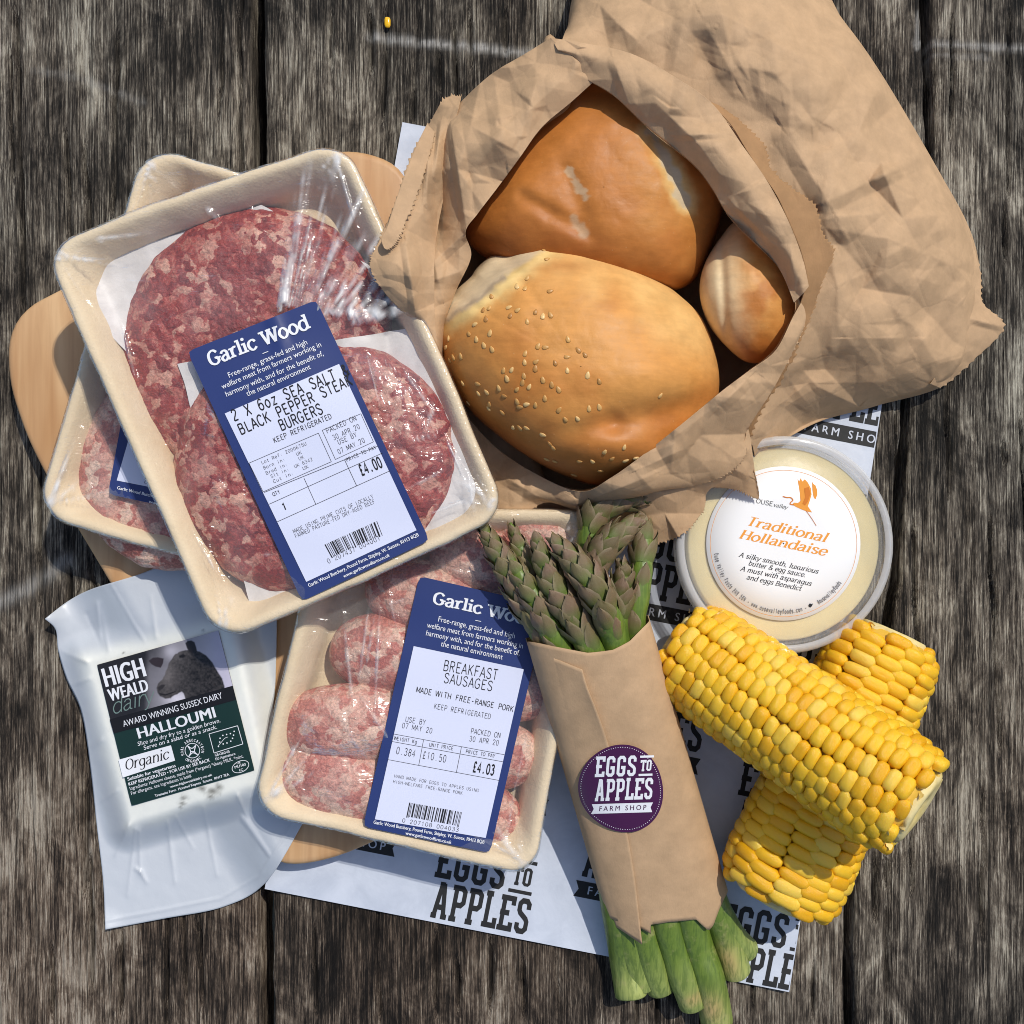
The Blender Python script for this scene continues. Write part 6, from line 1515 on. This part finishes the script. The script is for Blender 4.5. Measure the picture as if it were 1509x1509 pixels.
# ------------------------------------------------------------------ paper bag
bag = thing('paper_bag', 'crumpled brown kraft paper bag open towards the viewer and full of bread rolls', 'paper bag', 1080, 380, 4)
cr1 = Crumple(480, -260, 1560, 880, 120, 3); cr2 = Crumple(480, -260, 1560, 880, 52, 4); cr3 = Crumple(480, -260, 1560, 880, 22, 5)
def loft(curves, n, m, smooth=True):
    """curves: list of equal-length control lists (px,py,z); returns n x m grid"""
    K = [catmull(c, m) for c in curves]; K = np.array(K)
    if len(curves) == 2: f = np.linspace(0, 1, n)[:, None, None]; return K[0] * (1 - f) + K[1] * f
    out = np.zeros((n, m, 3))
    for j in range(m): out[:, j] = catmull(K[:, j], n)
    return out
def sheet_part(name, curves, n, m, amp=(9, 4, 1.2), folds=(), edge=0.0, seed=0, fade=(0, 0), mat='kraft', label=None, rag=(0, 0), sm=1):
    n = int(n * 1.35); m = int(m * 1.35)
    G = loft(curves, n, m); x, y, z = G[..., 0].copy(), G[..., 1].copy(), G[..., 2].copy()
    f = np.linspace(0, 1, n)[:, None]; e = np.ones((n, 1))
    if fade[0]: e = e * ss(0, fade[0], f)
    if fade[1]: e = e * (1 - ss(1 - fade[1], 1, f))
    k = .25 + .75 * e
    z = z + k * (amp[0] * cr1(x + seed * 13, y) + amp[1] * cr2(x, y + seed * 7) + amp[2] * cr3(x, y))
    for a, b, w, am, sh in folds:      # ridge from a to b, one flank steep
        d, t, s = segdist(x, y, a, b); fl = np.clip(1 - d / (w * np.where(s > 0, 1, max(sh, .5))), 0, 1); z = z + am * fl * (.35 + .65 * np.sin(np.pi * np.clip(t, .03, .97)))
    if sm > 1: z = blur(z, sm)
    # ragged edges: saw-tooth along the rim, first / last row
    for side, r_ in ((0, rag[0]), (n - 1, rag[1])):
        if r_:
            s = np.arange(m); saw = (np.abs((s / 5.0) % 1 - .5) * 2 - .5) * 4.6 + 4 * fbm(s / 6., seed, 0, seed, 3) * r_
            inn = 1 if side == 0 else n - 2; dx = x[side] - x[inn]; dy = y[side] - y[inn]; l = np.hypot(dx, dy) + 1e-6
            x[side] += dx / l * saw; y[side] += dy / l * saw
    return mk(name, W(x, y, np.maximum(z, 3)), gfaces(n, m, flip=True), MAT[mat], bag, label=label, solid=.6)

# body: from under the rim out to the silhouette
Bi = [(826, 66, 196), (880, 80, 196), (960, 110, 198), (1050, 170, 198), (1110, 232, 196), (1165, 305, 190), (1188, 385, 184), (1176, 455, 176), (1140, 530, 160), (1108, 590, 136), (1090, 640, 122), (1092, 668, 116)]
Bm = [(832, 50, 150), (868, 34, 160), (960, 10, 188), (1080, 40, 200), (1185, 130, 205), (1262, 245, 196), (1302, 350, 186), (1300, 440, 162), (1260, 505, 130), (1190, 550, 112), (1140, 600, 104), (1106, 655, 100)]
Bo2 = [(836, 42, 90), (854, 0, 110), (930, -70, 120), (1110, -70, 130), (1240, 40, 128), (1335, 190, 120), (1396, 320, 112), (1408, 425, 90), (1370, 528, 56), (1268, 578, 44), (1180, 610, 56), (1110, 664, 88)]
Bo = [(838, 38, 30), (848, -16, 20), (900, -150, 10), (1130, -130, 8), (1262, 66, 8), (1374, 238, 8), (1436, 360, 8), (1440, 470, 8), (1402, 560, 8), (1290, 598, 8), (1200, 624, 20), (1112, 676, 76)]
F = [((1040, 35), (1080, 110), 46, 13, .4), ((1080, 110), (1190, 170), 60, 9, .5), ((1188, 60), (1195, 172), 50, 14, .25), ((1195, 172), (1158, 200), 46, 12, .3), ((1160, 200), (1218, 296), 44, 14, .4), ((1218, 298), (1352, 234), 34, 17, .3), ((1218, 296), (1262, 380), 40, 9, .5), ((1262, 370), (1335, 500), 46, -11, .6),
     ((1345, 240), (1340, 420), 54, 8, .5), ((1335, 498), (1262, 498), 40, 11, .3), ((1240, 385), (1262, 440), 36, -12, .5), ((1404, 455), (1285, 580), 40, 10, .4), ((1395, 370), (1330, 450), 34, 9, .5), ((1045, 60), (1010, 130), 40, -10, .5), ((960, 40), (930, 80), 34, 8, .5), ((1210, 160), (1240, 80), 40, 9, .4),
     ((1150, 545), (1195, 600), 30, 8, .4), ((1195, 600), (1262, 548), 36, 9, .4), ((1245, 250), (1200, 330), 40, 8, .5), ((1010, 20), (990, 110), 30, 9, .5), ((1130, 20), (1150, 130), 40, 7, .5)]
sheet_part('bag_body', [Bi, Bm, Bo2, Bo], 170, 420, (26, 12, 2.6), [(a, b, w, am * .65, sh) for a, b, w, am, sh in F], seed=1, fade=(.32, .12), sm=1)
# bottom corner of the bag sticking out at the right
sheet_part('bag_corner', [[(1400, 300, 60), (1420, 390, 60), (1420, 440, 56), (1420, 480, 52), (1404, 520, 48), (1370, 566, 44)], [(1424, 330, 30), (1444, 400, 30), (1448, 446, 30), (1479, 482, 14), (1432, 533, 16), (1385, 572, 20)]], 40, 90, (6, 6, 2.5), [((1430, 470), (1479, 482), 16, 8, .4)], seed=2, rag=(0, .5))
# ragged inner lip that shows between the fold and the body
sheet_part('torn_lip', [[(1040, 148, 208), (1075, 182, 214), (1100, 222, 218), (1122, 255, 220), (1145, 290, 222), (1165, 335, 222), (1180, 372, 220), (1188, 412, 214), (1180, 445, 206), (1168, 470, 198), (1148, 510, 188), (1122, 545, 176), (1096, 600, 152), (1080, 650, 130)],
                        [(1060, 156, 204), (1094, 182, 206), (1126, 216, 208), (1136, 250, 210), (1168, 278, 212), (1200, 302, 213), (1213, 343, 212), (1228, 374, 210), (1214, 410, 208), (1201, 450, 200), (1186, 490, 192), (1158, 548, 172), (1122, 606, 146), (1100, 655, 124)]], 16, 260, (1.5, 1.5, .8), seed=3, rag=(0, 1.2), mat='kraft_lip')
# turned-in rim along the top and right of the mouth
sheet_part('folded_rim', [[(812, 56, 205), (852, 62, 214), (930, 79, 226), (997, 115, 234), (1050, 153, 236), (1094, 214, 238), (1130, 266, 238), (1160, 322, 236), (1182, 378, 232), (1192, 422, 222)],
                          [(822, 74, 214), (866, 84, 224), (926, 106, 238), (985, 150, 246), (1042, 200, 248), (1078, 246, 250), (1108, 290, 248), (1136, 334, 244), (1166, 384, 236), (1184, 432, 224)],
                          [(816, 64, 190), (848, 106, 204), (904, 140, 216), (958, 190, 222), (1020, 240, 222), (1048, 275, 220), (1074, 318, 216), (1111, 356, 212), (1148, 396, 210), (1170, 446, 210)]], 50, 260, (13, 10, 2.6), [((905, 90), (925, 150), 22, 7, .5), ((1000, 200), (1090, 195), 16, 7, .4), ((1080, 300), (1140, 360), 14, 6, .5)], seed=4)
# left wall seen from its inner side
sheet_part('side_wall', [[(812, 56, 206), (770, 82, 190), (725, 109, 172), (682, 148, 160), (658, 176, 150), (640, 250, 132), (622, 320, 120), (606, 380, 150), (612, 440, 176), (632, 500, 172), (652, 560, 150)],
                         [(842, 82, 214), (800, 118, 210), (752, 158, 204), (700, 190, 200), (668, 214, 196), (658, 290, 170), (652, 345, 160), (640, 385, 178), (634, 440, 190), (642, 500, 182), (654, 558, 158)],
                         [(882, 114, 210), (842, 150, 204), (798, 188, 200), (766, 232, 198), (733, 277, 196), (704, 315, 192), (686, 342, 184), (694, 378, 170), (672, 428, 166), (655, 480, 150), (652, 556, 130)]], 70, 280, (18, 13, 3.0), [((728, 112), (745, 230), 36, 8, .5), ((663, 172), (688, 338), 16, 11, .4), ((745, 190), (700, 250), 30, 7, .5), ((640, 385), (700, 330), 22, 9, .4), ((622, 310), (652, 440), 18, 8, .4)], seed=5)
# outer strip with a torn edge left of that wall
sheet_part('torn_strip', [[(680, 142, 150), (655, 146, 148), (632, 184, 146), (606, 232, 158), (586, 290, 184), (566, 340, 208), (550, 372, 214), (546, 396, 212), (566, 430, 208), (598, 462, 196), (622, 474, 176)],
                          [(676, 160, 168), (662, 176, 172), (646, 206, 176), (628, 262, 184), (612, 305, 196), (600, 345, 214), (592, 380, 222), (592, 412, 220), (604, 440, 212), (622, 468, 198), (640, 500, 178)],
                          [(672, 172, 170), (668, 200, 170), (664, 240, 168), (654, 290, 166), (646, 330, 168), (642, 360, 178), (640, 390, 190), (640, 420, 196), (640, 450, 190), (642, 490, 184), (648, 530, 170)]], 50, 240, (10, 11, 3), [((632, 190), (628, 300), 12, 10, .4), ((600, 300), (572, 362), 10, 9, .4), ((598, 360), (612, 460), 18, 11, .4), ((650, 180), (640, 260), 10, 8, .5)], seed=6, rag=(1.2, 0))
sheet_part('torn_strip', [[(629, 183, 188), (606, 232, 200), (585, 290, 220), (570, 335, 232), (562, 352, 234), (566, 366, 234)], [(642, 196, 184), (628, 250, 196), (610, 300, 214), (592, 342, 228), (580, 362, 230), (570, 368, 232)]], 12, 120, (2, 3, 1), seed=7, rag=(0, 1.0), label='narrow torn paper strip at the left edge of the bag')
# front wall under the seeded roll and its torn flap reaching the tub
Li = [(1196, 420, 206), (1170, 464, 214), (1143, 516, 218), (1104, 546, 216), (1063, 577, 214), (1003, 626, 210), (945, 672, 200), (900, 704, 186), (858, 724, 168), (800, 704, 128), (726, 655, 104), (654, 572, 96)]
Lm = [(1198, 432, 202), (1174, 494, 206), (1140, 548, 204), (1104, 594, 200), (1062, 626, 200), (1002, 676, 194), (950, 712, 180), (902, 734, 164), (852, 744, 142), (790, 730, 120), (722, 712, 106), (644, 590, 98)]
Lo = [(1200, 440, 200), (1180, 492, 198), (1143, 566, 188), (1100, 636, 168), (1098, 672, 152), (1068, 700, 146), (1020, 716, 140), (960, 726, 130), (880, 758, 112), (806, 740, 108), (738, 760, 98), (636, 600, 94)]
sheet_part('front_wall', [Li, Lm, Lo], 64, 340, (15, 13, 3.0), [((1060, 600), (1100, 560), 24, 8, .4), ((945, 690), (1010, 660), 20, 8, .4), ((1130, 560), (1170, 590), 20, 7, .4), ((860, 740), (960, 700), 18, 6, .4), ((830, 738), (860, 752), 12, 8, .4), ((740, 700), (790, 730), 24, 8, .4)], seed=8, rag=(0, .6))
sheet_part('torn_flap', [[(1100, 622, 172), (1096, 652, 160), (1076, 672, 156), (1040, 690, 150), (1000, 700, 146), (960, 712, 138), (925, 735, 126)], [(1106, 650, 150), (1110, 700, 122), (1092, 708, 124), (1052, 714, 124), (1022, 738, 120), (985, 762, 122), (944, 770, 112)], [(1104, 668, 140), (1118, 732, 106), (1088, 722, 110), (1044, 720, 108), (1036, 752, 106), (1004, 788, 102), (958, 803, 94)]], 44, 220, (9, 9, 2.5), [((1060, 680), (1100, 700), 18, 7, .4), ((1046, 716), (990, 700), 14, 8, .3)], seed=9, rag=(0, 1.2))
sheet_part('lower_wall', [[(980, 690, 140), (930, 722, 128), (870, 744, 116), (806, 728, 106), (738, 735, 96), (690, 690, 84), (640, 590, 80)], [(1000, 770, 60), (950, 800, 50), (880, 800, 34), (820, 790, 26), (752, 775, 88), (690, 710, 60), (630, 600, 60)]], 24, 120, (4, 4, 1), seed=10)
# lining: the hollow the rolls sit in
rim = np.array([(816, 70), (850, 108), (905, 142), (958, 192), (1020, 242), (1048, 277), (1074, 320), (1111, 358), (1150, 398), (1172, 448), (1160, 480), (1138, 518), (1100, 548), (1060, 579), (1003, 626), (945, 672), (900, 704), (858, 722), (800, 704), (726, 655), (656, 574), (650, 500), (668, 430), (690, 380), (686, 342), (706, 312), (766, 230), (800, 188), (842, 150), (806, 100)], float)
rz = np.array([186, 198, 210, 216, 216, 214, 210, 206, 204, 204, 206, 210, 210, 208, 204, 192, 178, 160, 122, 98, 90, 128, 158, 164, 178, 186, 192, 194, 198, 196], float)
R3 = arclen(np.c_[rim, rz], 240, True); c3 = np.array([900., 400.]); rows = []
for f, zf in ((1.0, 1.0), (1.04, .8), (1.06, .5), (1.03, .2), (.95, .06), (.6, .045), (.05, .04)):
    x = c3[0] + (R3[:, 0] - c3[0]) * f; y = c3[1] + (R3[:, 1] - c3[1]) * f; z = np.maximum(R3[:, 2] * zf - 4, 5) + 4 * fbm(x / 50., y / 50., f * 9, 66, 3) * (f < 1.05) * (f != 1); rows.append(W(x, y, np.maximum(z, 5)))
mk('bag_lining', np.array(rows), gfaces(len(rows), 240, wrap=True), MAT['kraft'], bag)
